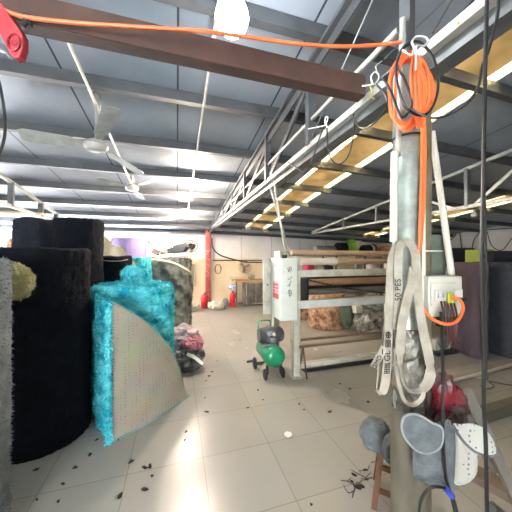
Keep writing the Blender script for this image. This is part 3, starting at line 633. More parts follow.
# ------------------------------------------------------------------ fur rolls on the left
def fur_roll(c, r, z0, z1, seg=96, rows=60, amp=.02, fr=9, taper=0, topdrop=.04, seed=0, low=.03, neck=None):
    prof = [(r*.97, z0)]
    for i in range(1, rows): 
        u = i/rows; prof.append((r*(1-taper*u), z0+(z1-z0-topdrop)*u))
    rt = r*(1-taper)
    prof += [(rt*.985, z1-topdrop*.6), (rt*.95, z1-topdrop*.2), (rt*.88, z1), (rt*.6, z1-.005)]
    if neck: prof += neck
    else: prof += [(rt*.3, z1-.015), (.02, z1-.02)]
    def disp(p, a):
        q = V((math.cos(a)*1.0, math.sin(a)*1.0, p.z*1.3))
        k = low*noise.noise(q*1.6+V((seed, seed*2, 1))) + amp*noise.noise(q*fr+V((seed*3, 2, seed))) + amp*.6*noise.noise(q*fr*2.3+V((1, seed, 5)))
        rr_ = math.hypot(p.x, p.y); f = 1 + k/max(rr_, .12)
        return V((p.x*f, p.y*f, p.z + (k*.6 if p.z > z0+.05 else 0)))
    return MB().lathe(prof, (c[0], c[1], 0), seg, disp=disp)
def cxy(px, d): p = D(px, 256, d); return (p.x, p.y)
# near light-grey roll at the left edge
c = cxy(-69, 1.50)
mb = fur_roll(c, .335, 0, 1.70, 110, 90, .012, 12, seed=1, low=.015); mb.tufts(6000, .02, 3)
S('fabric_roll', 'pale grey plush fabric roll standing nearest at the left edge', 'fabric roll', mb, lgrey_fur)
mb = MB().blob(D(9, 282, 1.97), (.15, .08, .14), 5, .22, 2.4, seed=6); mb.tufts(7000, .018, 5)
S('fleece_piece', 'pale yellow fleece piece tucked behind the near grey roll', 'fabric', mb, yellow_fur)
# big black roll
mb = fur_roll(cxy(42, 2.5), .395, 0, 1.795, 120, 80, .012, 12, seed=2, low=.02, topdrop=.03); mb.tufts(5000, .014, 6)
S('fabric_roll', 'big black plush fabric roll standing in front of the other black rolls', 'fabric roll', mb, black_fur)
t_ = fur_roll(cxy(39, 3.55), .275, 0, 2.21, 80, 70, .01, 12, seed=3, low=.02)
t_.tufts(2500, .014, 7)
rt_ = T('fabric_roll', 'tall black fabric roll with grey selvedge behind the big black roll, left one', 'fabric roll', V((*cxy(39, 3.55), 0)))
P('roll', t_, black_fur2, rt_)
P('selvedge', MB().bar(D(19.5, 218, 3.42), D(20.5, 250, 3.42), .02, .012, up=FWD).bar(D(61, 221, 3.36), D(62, 248, 3.36), .012, .012, up=FWD), felt_rim, rt_, 'grey backing edges')
mb = fur_roll(cxy(80, 3.45), .275, 0, 2.2, 80, 70, .012, 12, seed=4, low=.02); mb.tufts(2500, .014, 8)
S('fabric_roll', 'tall black fabric roll behind the big black roll, right one', 'fabric roll', mb, black_fur)
rt_ = T('fabric_roll', 'short navy black fabric roll with crumpled top between black and teal rolls', 'fabric roll', V((*cxy(116, 3.95), 0)))
mb = fur_roll(cxy(116, 3.95), .21, 0, 1.72, 72, 60, .014, 8, seed=5, low=.03); mb.tufts(1500, .016, 9); P('roll', mb, navy_fur, rt_)
P('backing_edge', MB().tube([D(104, 260.5, 3.76), D(110, 261, 3.73), D(119, 261, 3.73), D(128, 259.5, 3.77)], .006, 6), cream, rt_, 'pale backing edge')
# teal roll and its turned-out end
ct = cxy(134, 3.2)
knob = [(.19, 1.405), (.15, 1.415), (.142, 1.44), (.15, 1.48), (.15, 1.52), (.13, 1.56), (.09, 1.585), (.03, 1.595)]
mb = fur_roll(ct, .47, 0, 1.375, 150, 90, .022, 8, seed=6, low=.025, topdrop=.1, neck=[(.28, 1.385)]+knob); mb.tufts(16000, .028, 10)
tr = T('fabric_roll', 'bright teal plush fabric roll with knotted top and beige backing turned out', 'fabric roll', V((*ct, 0)))
P('roll', mb, teal_fur, tr)
A0, B0 = G(109, 444), G(189, 396); A0.z = B0.z = 0
out_n = V((B0-A0)).cross(UP).normalized()
if out_n.dot(FWD) > 0: out_n = -out_n
topc = [(0, 1.30), (.12, 1.235), (.3, 1.10), (.45, .97), (.6, .82), (.72, .68), (.83, .5), (.92, .31), (1, .02)]
def ztop(u):
    for (a, za), (b_, zb) in zip(topc, topc[1:]):
        if u <= b_: return za+(zb-za)*(u-a)/(b_-a)
    return .02
def flapf(u, v):
    p = A0.lerp(B0, u) + out_n*(.05*math.sin(math.pi*u)*(1-.2*v)) ; zt = ztop(u)
    lean = V((0, 0, 0)) - out_n*(.08*v*u)
    return p + lean + UP*(.004+zt*v+.012*noise.noise(V((u*4, v*5, 1)))*v)
L0_, R0_ = G(94, 427), D(95, 256, 3.1); R0_.z = 0; L0_.z = 0
back_n = (A0-L0_).cross(UP).normalized()
def loose(u, v):
    if u < .55: p = A0.lerp(L0_, u/.55)
    else: p = L0_.lerp(R0_, (u-.55)/.45)
    q = V((u*6, v*9, 2))
    return p + RIGHT*.02*noise.noise(q) + FWD*(.03+.025*noise.noise(q*1.7)) + UP*(.004+(1.29+.06*u+.02*noise.noise(q))*v)
le = MB().grid(loose, 40, 70, .045); le.tufts(5000, .028, 15)
P('loose_end', le, teal_fur, tr)
P('backing_flap', MB().grid(flapf, 36, 30, .012), backing, tr, 'beige dotted backing cloth')
ed = MB(); ed.tube([flapf(0, v/12)-RIGHT*.004 for v in range(13)], .022, 10, 3); ed.tufts(900, .03, 4)
P('flap_pile_edge', ed, teal_fur, tr)
P('flap_rim', MB().tube([flapf(u/24, 1) for u in range(25)], .008, 8, 2).tube([flapf(u/24, 0)+UP*.006 for u in range(25)], .009, 8, 2), M('teal_grey_rim', '#6f8f8c', .9), tr)
# further rolls
mb = fur_roll(cxy(141, 4.7), .16, 0, 1.69, 60, 50, .015, 8, seed=8); mb.tufts(1200, .02, 2)
S('fabric_roll', 'second teal fabric roll seen behind the bright teal one', 'fabric roll', mb, teal_fur)
S('fabric_roll', 'lilac cloth roll standing behind the teal rolls', 'fabric roll', fur_roll(cxy(129, 6.4), .41, 0, 2.16, 64, 40, .003, 5, seed=9, low=.01, topdrop=.03), lilac)
S('cloth_sheet', 'cream cloth sheet folded over beside the tall black roll', 'fabric', MB().grid(lambda u, v: D(99+14*u, 233+112*v+12*u*u*(1-v), 4.8+.1*math.sin(u*3))+FWD*.12*v, 12, 12, .03), cream)
S('cloth_sheet', 'cream stiff sheet rolled open in front of the lilac roll', 'fabric', MB().grid(lambda u, v: D(109+27*u, 250-6*math.sin(math.pi*min(1, u*1.3))+14*u*u*(1-v)+98*v, 4.45-.25*math.sin(u*2.6)), 20, 8, .02), cream)
rt_ = T('fabric_roll', 'wide marbled grey plush roll bound with a pale band', 'fabric roll', V((*cxy(168, 5.6), 0)))
mb = fur_roll(cxy(168, 5.6), .52, 0, 1.66, 90, 60, .03, 5, seed=11, low=.08, taper=.06, topdrop=.06); mb.tufts(3500, .035, 12); P('roll', mb, grey_fur, rt_)
P('pale_band', MB().tube([D(146, 261, 5.2), D(152, 260, 5.05), D(162, 261, 5.0), D(175, 264, 5.0), D(186, 270, 5.1), D(191, 274, 5.3)], .03, 8), cream, rt_)
S('ironing_board', 'flat dark grey padded panel lying on the marbled grey roll', 'panel', MB().prism([(-.26, -.02), (.0, .0), (.2, .02), (.27, .12), (.22, .2), (.08, .16), (-.2, .06)], D(175, 253, 5.3), RIGHT, UP, .28, .02), M('slate_pad', '#4c5056', .8))
t = T('desk_fan', 'small round black fan head lying on the marbled grey roll', 'fan', D(190, 255, 5.6)-UP*.02)
cf = D(191, 246, 5.6)
mbf = MB()
for rr_ in (.06, .1, .145): mbf.tube([cf+RIGHT*rr_*math.cos(a)+UP*rr_*.85*math.sin(a)-FWD*.02 for a in [k*math.pi/6 for k in range(12)]], .008, 6, 2, True)
P('guard', mbf, mach_dark, t); P('motor', MB().cyl(cf, cf+FWD*.12, .06), mach_dark, t); P('foot', MB().bar(cf+FWD*.06, D(190, 256, 5.6), .05, .05).box(D(186, 256.5, 5.5), (.3, .16, .03)), white_plas, t)
S('carton', 'small open carton on the marbled grey roll, left of the grey panel', 'box', MB().box(D(156, 252, 5.3), (.16, .2, .13), Matrix.Rotation(.4, 3, 'Y')), M('dull_pink_card', '#9a7d7c', .8))
S('cloth_scrap', 'crumpled white and brown cloth on the marbled grey roll', 'fabric', MB().blob(D(163, 252, 5.15), (.09, .08, .055), 3, .3, 3, seed=21), M('white_brown_cloth', '#cbb9b0', .9, 0, '#75584e', 20))
film = M('pinkish_clear_film', '#cfc0c6', .25, 0, '#9b8f93', 9, .8, 22)
pk_f = M('pink_film', '#c07f92', .3, 0, '#8f4a5c', 8, .8, 20); dk_f = M('dark_film', '#77777a', .3, 0, '#3a3a3c', 9, .8, 20, sharp=(.42, .6))
t = T('plastic_heap', 'heap of crumpled pink and clear plastic bags beside the teal roll', 'plastic bags', G(185, 370))
P('clear_bag', MB().blob(D(183, 337, 4.1), (.24, .2, .19), 4, .35, 3, seed=31), film, t)
P('pink_bag', MB().blob(D(192, 343, 3.95), (.16, .14, .1), 4, .35, 3, seed=32), pk_f, t)
P('dark_bag', MB().blob(G(186, 372)+UP*.16+FWD*.1, (.24, .2, .2), 4, .3, 3, seed=33, flat=.004), dk_f, t)
P('white_strip', MB().ribbon([D(187, 354, 3.75), D(194, 357, 3.7), D(203, 364, 3.68)], .045, .004, NF+UP*.5), white_plas, t)
S('fabric_roll', 'tan fabric roll lying on the far left beyond the black rolls', 'fabric roll', MB().cyl(D(-14, 246, 6.6), D(14, 246, 6.6), .2, 24), brown_fur)
S('fabric_roll', 'tan fabric roll below the other at the far left', 'fabric roll', fur_roll(cxy(4, 6.6), .3, 0, 1.74, 48, 30, .02, 7, seed=44), brown_fur)
for x, lbl in ((-6, 'rear'),): pass
S('shelf_board', 'yellowish board lying across the lower left girder', 'board', MB().bb(-4.4, -2.35, 5.6, 5.9, 2.475, 2.505), M('yellow_board', '#bfa878', .7))
S('exit_sign', 'small green exit sign on the back wall window frame', 'sign', MB().box(atY(148, 242, 9.3), (.2, .03, .11)), M('green_sign', '#7fa583', .5))

# ------------------------------------------------------------------ far end of the hall
rc = atY(208, 300, 8.85); rc.z = 0
t = T('support_column', 'red painted steel column at the far end of the hall', 'column', rc)
P('shaft', MB().bb(rc.x-.085, rc.x+.085, rc.y-.08, rc.y+.08, 0, 2.6, .008), M('faded_red_paint', '#96403b', .5, .1, '#c39a92', 7, sharp=(.25, .5)), t)
redp = M('red_enamel', '#b5202a', .35)
def bottle(c, label, h=.44, r=.085, blue=False):
    t = T('fire_extinguisher', label, 'fire extinguisher', c)
    P('cylinder', MB().lathe([(r*.9, 0), (r, .02), (r, h*.78), (r*.8, h*.9), (r*.35, h), (.02, h)], c, 24), redp, t)
    P('valve', MB().box(c+UP*(h+.02), (.05, .03, .05)).bar(c+UP*(h+.04), c+UP*(h+.055)+RIGHT*.1, .02, .015), mach_dark, t)
    P('hose', MB().tube([c+UP*h, c+UP*(h-.02)+RIGHT*.1-FWD*.03, c+UP*(h*.6)+RIGHT*.11-FWD*.03], .012, 8), mach_dark, t)
bottle(G(204.5, 308), 'red fire extinguisher at the foot of the red column', .46, .12)
bottle(G(232.5, 306.5), 'red fire extinguisher under the blue and white bundle by the bench', .48, .1)
S('cloth_bundle', 'small blue and white bundle on the red fire extinguisher by the bench', 'bundle', MB().blob(G(232.5, 306.5)+UP*.66, (.16, .13, .1), 3, .3, 3, seed=51), M('blue_white_cloth', '#8aa0c8', .8, 0, '#dfe3ea', 12, sharp=(.45, .5)))
S('sack', 'white sack slumped left of the red column', 'sack', MB().blob(G(189, 311)+UP*.14, (.3, .25, .2), 4, .18, 2, flat=.004, seed=52), M('white_sack', '#d6cfc6', .8))
S('sack', 'crumpled cream sack lying right of the red column', 'sack', MB().blob(G(216.5, 309.5)+UP*.13, (.24, .17, .16), 4, .35, 2.6, flat=.004, seed=53), cream)
S('plastic_bag', 'grey bag slumped between the cream sack and fire extinguisher', 'bag', MB().blob(G(225.5, 308)+UP*.13, (.11, .13, .2), 3, .3, 2.6, flat=.004, seed=54), lgrey_fur)
bc = atY(250, 300, 8.75); bc.z = 0
t = T('workbench', 'grey metal workbench with wooden top against the back wall', 'bench', bc)
P('top', MB().bb(bc.x-.58, bc.x+.55, bc.y-.3, bc.y+.35, .84, .88), M('light_brown_top', '#b08d63', .6), t)
P('cabinet', MB().bb(bc.x-.22, bc.x+.5, bc.y-.25, bc.y+.3, .06, .84, .01), M('worn_grey_steel', '#a3a096', .4, .4, '#55524b', 4, sharp=(.35, .65)), t)
for dx in (-.54, -.24): P('leg', MB().bb(bc.x+dx-.02, bc.x+dx+.02, bc.y-.27, bc.y-.23, 0, .84), steel_grey, t)
P('drawer', MB().bb(bc.x-.18, bc.x+.12, bc.y-.265, bc.y-.25, .12, .78, .004), M('dark_steel_door', '#6d6a62', .4, .4, '#403e39', 5), t)
P('drawer', MB().bb(bc.x+.15, bc.x+.46, bc.y-.265, bc.y-.25, .12, .78, .004), M('dark_steel_door', '#6d6a62', .4, .4, '#403e39', 5), t)
S('tool_box', 'small dark tool box on the workbench', 'tool box', MB().bb(bc.x-.05, bc.x+.15, bc.y-.1, bc.y+.1, .88, 1.05, .01), M('olive_steel', '#6f7060', .5))
t = T('wall_fan', 'wall fan with wire guard above the workbench', 'fan', atY(245, 268, 9.3))
cf = atY(245, 267, 9.12); mb = MB()
for rr_ in (.06, .12, .18, .24): mb.tube([cf+V((rr_*math.cos(a), 0, rr_*.9*math.sin(a))) for a in [k*math.pi/8 for k in range(16)]], .008, 6, 2, True)
for k in range(12): mb.cyl(cf, cf+V((.24*math.cos(k*math.pi/6), 0, .216*math.sin(k*math.pi/6))), .004, 5)
P('guard', mb, M('dusty_wire', '#8f7f70', .5, .3), t)
for k in range(3):
    a = k*2.094+.4; d = V((math.cos(a), 0, math.sin(a))); w = V((-d.z, .3, d.x)).normalized()
    P('blade', MB().prism([(.03, -.03), (.2, -.06), (.2, .05), (.03, .03)], cf+V((0, .04, 0)), d, w, .006), M('brown_blade', '#8a7362', .6), t)
P('bracket', MB().bar(cf+V((0, .04, 0)), V((cf.x, YB-.03, cf.z-.05)), .05, .05), steel_grey, t)
S('hose_coil', 'grey hose coil hung on the back wall right of the red column', 'hose', MB().tube([atY(218, 269, 9.355)+V((.1*math.cos(a)*(1+.1*k), -.008*k, .17*math.sin(a))) for k in range(3) for a in [j*math.pi/5 for j in range(10)]], .012, 6, 3), steel_grey)
for i, px in enumerate((230.5, 235)):
    S('wall_switch', 'small white wall switch above the fire extinguisher, %s one' % ('left', 'right')[i], 'switch', MB().box(atY(px, 279, 9.35), (.11, .04, .16), None, .008), white_plas)
cab = [atY(212, 238, 9.3), atY(213, 248, 9.3), atY(220, 255, 9.34), atY(232, 259, 9.34), atY(245, 262, 9.34), atY(262, 262.5, 9.34)]
S('cable', 'thick black cable sagging along the back wall to the cabinet', 'cable', MB().tube(cab, .022, 8), black_rub)
S('pipe', 'straight dark pipe along the back wall above the cream plaster', 'pipe', MB().cyl(atY(213, 260.5, 9.34), atY(262, 260.5, 9.34), .02, 8), steel_dark)
S('wall_sheet', 'pale cloth hanging on the back wall left of the red column', 'fabric', MB().grid(lambda u, v: atY(191+5*u, 264+22*v, 9.33)+V((0, -.02*math.sin(u*9), 0)), 8, 6, .02), cream)

# ------------------------------------------------------------------ rolling machine
MX0, MX1, MY, MY2 = 1.60, 4.0, 3.36, 4.15
t = T('rolling_machine', 'long pale grey fabric rolling machine with rollers and control cabinet', 'machine', (3.0, 3.75, 0))
for x in (MX0+.02, MX1):
    for y in (MY, MY2):
        P('post', MB().bb(x-.05, x+.05, y-.05, y+.05, 0, 1.72 if y == MY else 1.6, .006).bb(x-.07, x+.07, y-.08, y+.08, 0, .02), mach_white, t)
for x in (MX0+.02, MX1): P('end_plate', MB().bb(x-.012, x+.012, MY, MY2, .9, 1.7), mach_white, t)
zY = lambda py, y=MY: 1.72-(py-256)*(y/.90)/FL      # height of a row seen on the front of the machine
P('top_roller', MB().cyl((MX0, MY+.12, 1.765), (MX1, MY+.12, 1.765), .04, 20), tan_tube, t)
P('front_roller', MB().cyl((MX0+.55, MY-.02, 1.64), (MX1, MY-.02, 1.64), .04, 20), tan_tube, t)
P('front_roller_sleeve', MB().cyl((MX0+.05, MY-.02, 1.64), (MX0+.57, MY-.02, 1.64), .05, 20).cyl((MX0+.57, MY-.02, 1.64), (MX0+.66, MY-.02, 1.64), .058, 20), M('pale_sleeve', '#b9b6a9', .5, .1), t)
P('front_rail', MB().bb(MX0, MX1, MY-.06, MY, 1.42, 1.52, .005), mach_white, t)
P('brown_roller', MB().cyl((MX0, MY+.1, 1.325), (MX1, MY+.1, 1.325), .05, 20), M('brown_roller', '#8a6b50', .6), t)
P('steel_roller', MB().cyl((MX0, MY+.05, 1.19), (MX1, MY+.05, 1.19), .045, 20), M('dull_steel_roller', '#6e6f70', .35, .6), t)
P('bearing_block', MB().bb(MX0+.06, MX0+.2, MY-.05, MY+.06, 1.08, 1.4, .01), mach_dark, t)
P('lower_rail', MB().bb(MX0, MX1, MY-.08, MY, .98, 1.09, .006), M('blue_white_rail', '#b3bab5', .5), t)
P('dark_backboard', MB().bb(MX0, MX1, MY+.35, MY+.38, 1.1, 1.42), mach_dark, t)
mb = MB(); ca_, cb_ = V((MX0+.15, MY-.09, 1.385)), V((MX1-.3, MY-.09, 1.10))
for k in range(90):
    p = ca_.lerp(cb_, k/89)-UP*.05*math.sin(math.pi*k/89); mb.box(p, (.022, .012 if k % 2 else .02, .022), Matrix.Rotation(.1, 3, 'Y'))
P('drive_chain', mb, mach_dark, t, smooth=False)
mb = MB()
for k in range(1, 90, 3):
    p = ca_.lerp(cb_, k/89)-UP*.05*math.sin(math.pi*k/89); mb.box(p-V((0, .011, 0)), (.006, .004, .006))
P('chain_pins', mb, steel_pale, t, smooth=False)
P('foot_rail', MB().bb(MX0, MX1, MY-.04, MY+.04, .12, .19, .004), mach_white, t)
P('tray_rail', MB().bar((MX0+.05, MY-.05, .44), (MX1, MY-.05, .44), .05, .03), M('rusty_rail', '#6f6053', .6, .2), t)
P('tray_rail', MB().bar((MX0+.05, MY+.22, .44), (MX1, MY+.22, .44), .05, .03), M('rusty_rail', '#6f6053', .6, .2), t)
P('tray_leg', MB().bar((MX0+.1, MY-.07, .44), (MX0+.14, MY-.1, 0), .025, .02).bar((MX0+.1, MY-.07, .44), (MX0+.05, MY-.02, 0.02), .02, .02), rust, t)
P('floor_channel', MB().bb(MX0+.2, MX1, MY+.08, MY+.2, 0, .05), mach_dark, t)
# control cabinet fixed to the frame
cb = P('control_cabinet', MB().bb(1.326, 1.566, 3.2, 3.59, .85, 1.69, .006), M('cabinet_paint', '#ccd2ca', .45, .05, '#bcc2b9', 3), t)
P('door', MB().bb(1.20, 1.312, 3.555, 3.59, .87, 1.685, .004).bb(1.308, 1.326, 3.57, 3.6, .87, 1.68), mach_white, cb)
P('latch', MB().cyl((1.26, 3.555, 1.3), (1.26, 3.545, 1.3), .012, 12), mach_dark, cb)
sg = P('warning_sticker', MB().bb(1.3235, 1.326, 3.28, 3.49, 1.13, 1.36), M('pinkish_sticker', '#cf9aa0', .5), cb)
mb = MB(); mb.bb(1.322, 1.3236, 3.28, 3.49, 1.13, 1.2)
for k in range(3): mb.bb(1.322, 1.3236, 3.3, 3.32+.05*k, 1.22+.045*k, 1.245+.045*k); mb.bb(1.322, 1.3236, 3.4, 3.48, 1.22+.045*k, 1.24+.045*k)
P('sticker_print', mb, M('sticker_red', '#b03a3a', .5), sg, smooth=False)
mb = MB()
for z in (1.60, 1.57, 1.52): mb.bb(1.323, 1.326, 3.3, 3.45 if z != 1.52 else 3.38, z, z+.012)
P('stamp', mb, M('faint_print', '#8a94a0', .6), cb)
mb = MB()
def stroke(pts):        # brush strokes on the cabinet front (x 0..1 across, z metres)
    mb.tube([V((1.45+x*.05, 3.198, z)) for x, z in pts], .0035, 5, 4)
for zc, g in ((1.53, [[(-.6, .03), (-.4, .0)], [(-.2, .035), (.5, .03), (.3, -.03)], [(-.5, -.02), (.1, .01)], [(-.1, .03), (-.2, -.03)]]),
              (1.43, [[(-.6, .01), (-.3, -.005)], [(-.5, -.03), (.2, -.015), (.7, .015)]]),
              (1.35, [[(.5, .035), (0, -.01), (-.7, -.035)], [(.05, 0), (.1, -.045)]]),
              (1.22, [[(-.3, .04), (-.5, 0)], [(-.2, .035), (.5, .03), (.5, -.03)], [(-.4, .0), (.5, .0)], [(-.3, -.03), (.4, -.035)], [(0, .05), (.1, -.06)]])):
    for s_ in g: stroke([(x, zc+z) for x, z in s_])
P('handwriting', mb, ink, cb, 'brush-written characters')
P('top_plate', MB().bb(1.33, 1.56, 3.45, 3.46, 1.69, 1.79).bb(1.33, 1.345, 3.25, 3.46, 1.69, 1.79), mach_white, cb)
P('top_knob', MB().cyl((1.42, 3.3, 1.69), (1.42, 3.3, 1.735), .035, 16), mach_dark, cb)
br = T('brace_pipe', 'pair of thin pale pipes slanting from the girder to the control cabinet', 'pipe', (1.4, 3.9, 1.75))
P('pipe', MB().cyl(V((1.07, 2.95, 2.6)), V((1.53, 3.36, 1.73)), .014, 10), steel_pale, br); P('pipe', MB().cyl(V((1.07, 2.8, 2.6)), V((1.46, 3.36, 1.73)), .012, 10), pvc, br)

# ------------------------------------------------------------------ compressor
fa, fb = D(276, 358, 3.55), D(264.5, 346, 4.05); fb.z = fa.z; ax = (fb-fa).normalized(); sd = ax.cross(UP).normalized()
t = T('air_compressor', 'green tank air compressor on wheels beside the control cabinet', 'compressor', V((fa.x, fa.y, 0)).lerp(V((fb.x, fb.y, 0)), .5))
gm = M('green_enamel', '#15825a', .3, .1, '#0f6e48', 5)
r_ = .15; Lt = (fb-fa).length
P('tank', MB().lathe([(.02, -.03), (r_*.5, -.022), (r_*.85, .0), (r_, .04), (r_, Lt-.04), (r_*.85, Lt), (r_*.4, Lt+.022), (.02, Lt+.03)], fa, 32, axis=ax), gm, t)
mid = fa.lerp(fb, .45)
pm = M('compressor_grey', '#55585a', .45, .3, '#3b3d3f', 12)
mt = MB()
for sg_ in (-1, 1):
    c = mid+UP*.25+sd*.06*sg_; mt.cyl(c-sd*.02*sg_, c+sd*.12*sg_, .095, 20)
    for k in range(4): mt.cyl(c+sd*sg_*(.02+.022*k), c+sd*sg_*(.03+.022*k), .108, 20)
mt.box(mid+UP*.25, (.18, .22, .2), Matrix.Rotation(-A-.1, 3, 'Z'), .02).box(mid+UP*.15, (.24, .3, .02), Matrix.Rotation(-A-.1, 3, 'Z')).box(mid-ax*.12+UP*.21, (.1, .1, .1), Matrix.Rotation(-A, 3, 'Z'), .02)
P('motor', mt, pm, t)
P('pressure_gauge', MB().cyl(mid-ax*.15+UP*.3, mid-ax*.17+UP*.3, .025, 14), white_plas, t)
hb = fb+UP*.05
P('handle', MB().tube([fb-sd*.1+UP*.08, fb-sd*.1+UP*.26, fb-sd*.1+UP*.36, fb-sd*.07+UP*.39, fb+sd*.07+UP*.39, fb+sd*.1+UP*.36], .012, 8, 5).tube([fb+sd*.1+UP*.36, fb+sd*.1+UP*.08], .012, 8), gm, t)
tyre = M('black_tyre', '#1b1b1c', .7)
for sg_ in (-1, 1):
    c = fb-ax*.05+sd*.17*sg_; c.z = .085
    P('wheel', MB().lathe([(.03, -.02), (.07, -.02), (.085, -.01), (.085, .01), (.07, .02), (.03, .02)], c, 24, axis=sd), tyre, t)
    c2 = fa+ax*.08+sd*.13*sg_
    c2.z = .075; P('wheel', MB().lathe([(.03, -.018), (.06, -.018), (.075, -.008), (.075, .008), (.06, .018), (.03, .018)], c2, 24, axis=sd), tyre, t)
    P('bracket', MB().bar(c2-sd*.03*sg_, c2-sd*.03*sg_+UP*.13, .03, .03), mach_dark, t)
P('axle', MB().cyl(V((*(fb-ax*.05-sd*.17).xy, .085)), V((*(fb-ax*.05+sd*.17).xy, .085)), .012, 8), mach_dark, t)
hp = MB().tube([G(263, 364)+UP*.02, G(258, 365)+UP*.02, G(253, 362)+UP*.02, G(247, 363)+UP*.02], .02, 8); 
S('hose', 'dark hose lying on the floor left of the green compressor', 'hose', hp, M('grey_hose', '#4f4f4d', .6))

# ------------------------------------------------------------------ behind the machine
mb = fur_roll(cxy(326, 6.35), .41, 0, .80, 72, 30, .03, 6, seed=61); mb.tufts(2500, .03, 3)
S('fabric_roll', 'mottled brown plush roll standing behind the machine, larger right one', 'fabric roll', mb, brown_fur)
mb = fur_roll(cxy(297, 7.3), .36, 0, .85, 60, 30, .03, 6, seed=62); mb.tufts(1500, .03, 3)
S('fabric_roll', 'mottled brown plush roll half hidden by the cabinet behind the machine', 'fabric roll', mb, brown_fur)
S('plastic_bag', 'dark green bag squeezed beside the mottled brown roll', 'bag', MB().blob(D(347, 314, 5.75), (.12, .16, .33), 4, .2, 2.4, flat=.004, seed=63), M('dark_green_film', '#3a4a35', .4, 0, '#242e22', 8))
gp = M('grey_clear_film', '#9b9a98', .25, 0, '#55544f', 6, .9, 14, sharp=(.38, .62))
for i, (px, py, rad, lb) in enumerate(((364, 322, (.24, .22, .2), 'grey plastic film heap right of the dark green bag'), (388, 324, (.22, .22, .2), 'grey plastic film heap seen just left of the webbing'), (376, 303, (.28, .22, .17), 'pale plastic film heap on top under the machine rail'))):
    S('plastic_heap', lb, 'plastic sheet', MB().blob(D(px, py, 5.6), rad, 4, .35, 2.6, flat=.004, seed=70+i), gp)
S('carton', 'small white carton among the plastic behind the machine', 'box', MB().box(D(357, 309, 5.6), (.16, .15, .16)), white_plas)
# storage table behind the machine carrying the upper goods
t = T('storage_rack', 'long storage rack behind the machine piled with rolls and cloth', 'rack', (5.6, 7.6, 0))
P('shelf', MB().bb(3.2, 8.6, 7.3, 8.2, 1.71, 1.76), wood_grey, t)
P('shelf', MB().bb(3.2, 8.6, 7.3, 8.2, .7, .75), wood_grey, t)
for x in (3.25, 5.0, 6.8, 8.55):
    for y in (7.35, 8.15): P('upright', MB().bb(x-.025, x+.025, y-.025, y+.025, 0, 1.79), steel_grey, t)
def onrack(px, py): return atY(px, py, 7.6)
def lying(px0, px1, py, r, m, label, y=7.6):
    p, q = atY(px0, py, y), atY(px1, py, y); p.z = q.z = 1.763+r; return S('fabric_roll', label, 'fabric roll', MB().cyl(p, q, r, 20), m)
lying(315, 334, 250, .15, lgrey_fur, 'long grey cloth roll lying on the storage rack')
lying(337, 345, 246, .2, black_fur2, 'short dark roll end on the storage rack left of the green cloth', 7.5)
p = onrack(351, 250); p.z = 1.76
S('cloth_pile', 'bright green cloth pile on the storage rack', 'fabric', MB().blob(p+UP*.25, (.24, .2, .28), 4, .2, 2.4, flat=1.764, seed=81), M('bright_green_cloth', '#7fae3c', .8, 0, '#547f25', 6))
p = onrack(366, 252); p.z = 1.76
S('cloth_roll', 'black cloth coil standing on the storage rack', 'fabric', MB().cyl(p+UP*.18-V((0, .15, 0)), p+UP*.18+V((0, .15, 0)), .17, 24), black_fur2)
p = onrack(374, 250); p.z = 1.76
S('rubber_belt', 'black curved belt standing beside the black coil on the rack', 'belt', MB().tube([p+V((-.06, 0, .03)), p+V((.06, 0, .1)), p+V((.1, 0, .22)), p+V((.05, 0, .34)), p+V((-.05, 0, .38))], .03, 8), black_rub)
p = onrack(384, 252); p.z = 1.76
S('cloth_pile', 'dark red cloth bundle on the storage rack left of the column', 'fabric', MB().blob(p+UP*.14, (.3, .2, .19), 4, .15, 2, flat=1.764, seed=83), M('dark_red_cloth', '#4d2426', .9))
p = atY(359, 250, 8.3)
S('post', 'white post standing behind the storage rack', 'post', MB().bb(p.x-.1, p.x+.1, 8.28, 8.4, 0, 2.3), white_plas)
cols = ['#cfc6c0', '#4a4038', '#b9304a', '#d8d5cf', '#3f4440', '#7d9d45', '#8d8a85', '#2d2c2c', '#a88a92', '#d0cbc4', '#57473d', '#bcb7b2']
nm = ['white', 'dark brown', 'pink', 'off-white', 'dark green-grey', 'green', 'grey', 'black', 'dusty pink', 'cream', 'brown', 'pale grey']
for i, cc in enumerate(cols):
    px = 306+7.6*i; p = atY(px, 268, 7.45); z = .75
    S('cloth_bundle', '%s cloth bundle on the lower shelf of the storage rack' % nm[i], 'fabric', MB().blob(V((p.x, 7.7, .95)), (.11, .18, .2), 3, .25, 2.6, flat=.754, seed=90+i), M('cloth_'+nm[i], cc, .85, 0, None, 9))
    if i != 2: continue
for i, (px, h, cc, nm_) in enumerate(((309, .2, '#b82f55', 'pink'), (319, .12, '#d0ccc6', 'white'), (328, .16, '#2f2c2c', 'black'), (372, .15, '#c4bdb6', 'pale'))):
    p = atY(px, 268, 6.9)
    S('fabric_stack', '%s cloth stack on a low crate in front of the storage rack' % nm_, 'fabric', MB().bb(p.x-.11, p.x+.11, 6.75, 7.1, .0, 1.36+h*.6, .05), M('stack_'+nm_, cc, .85, 0, None, 8))

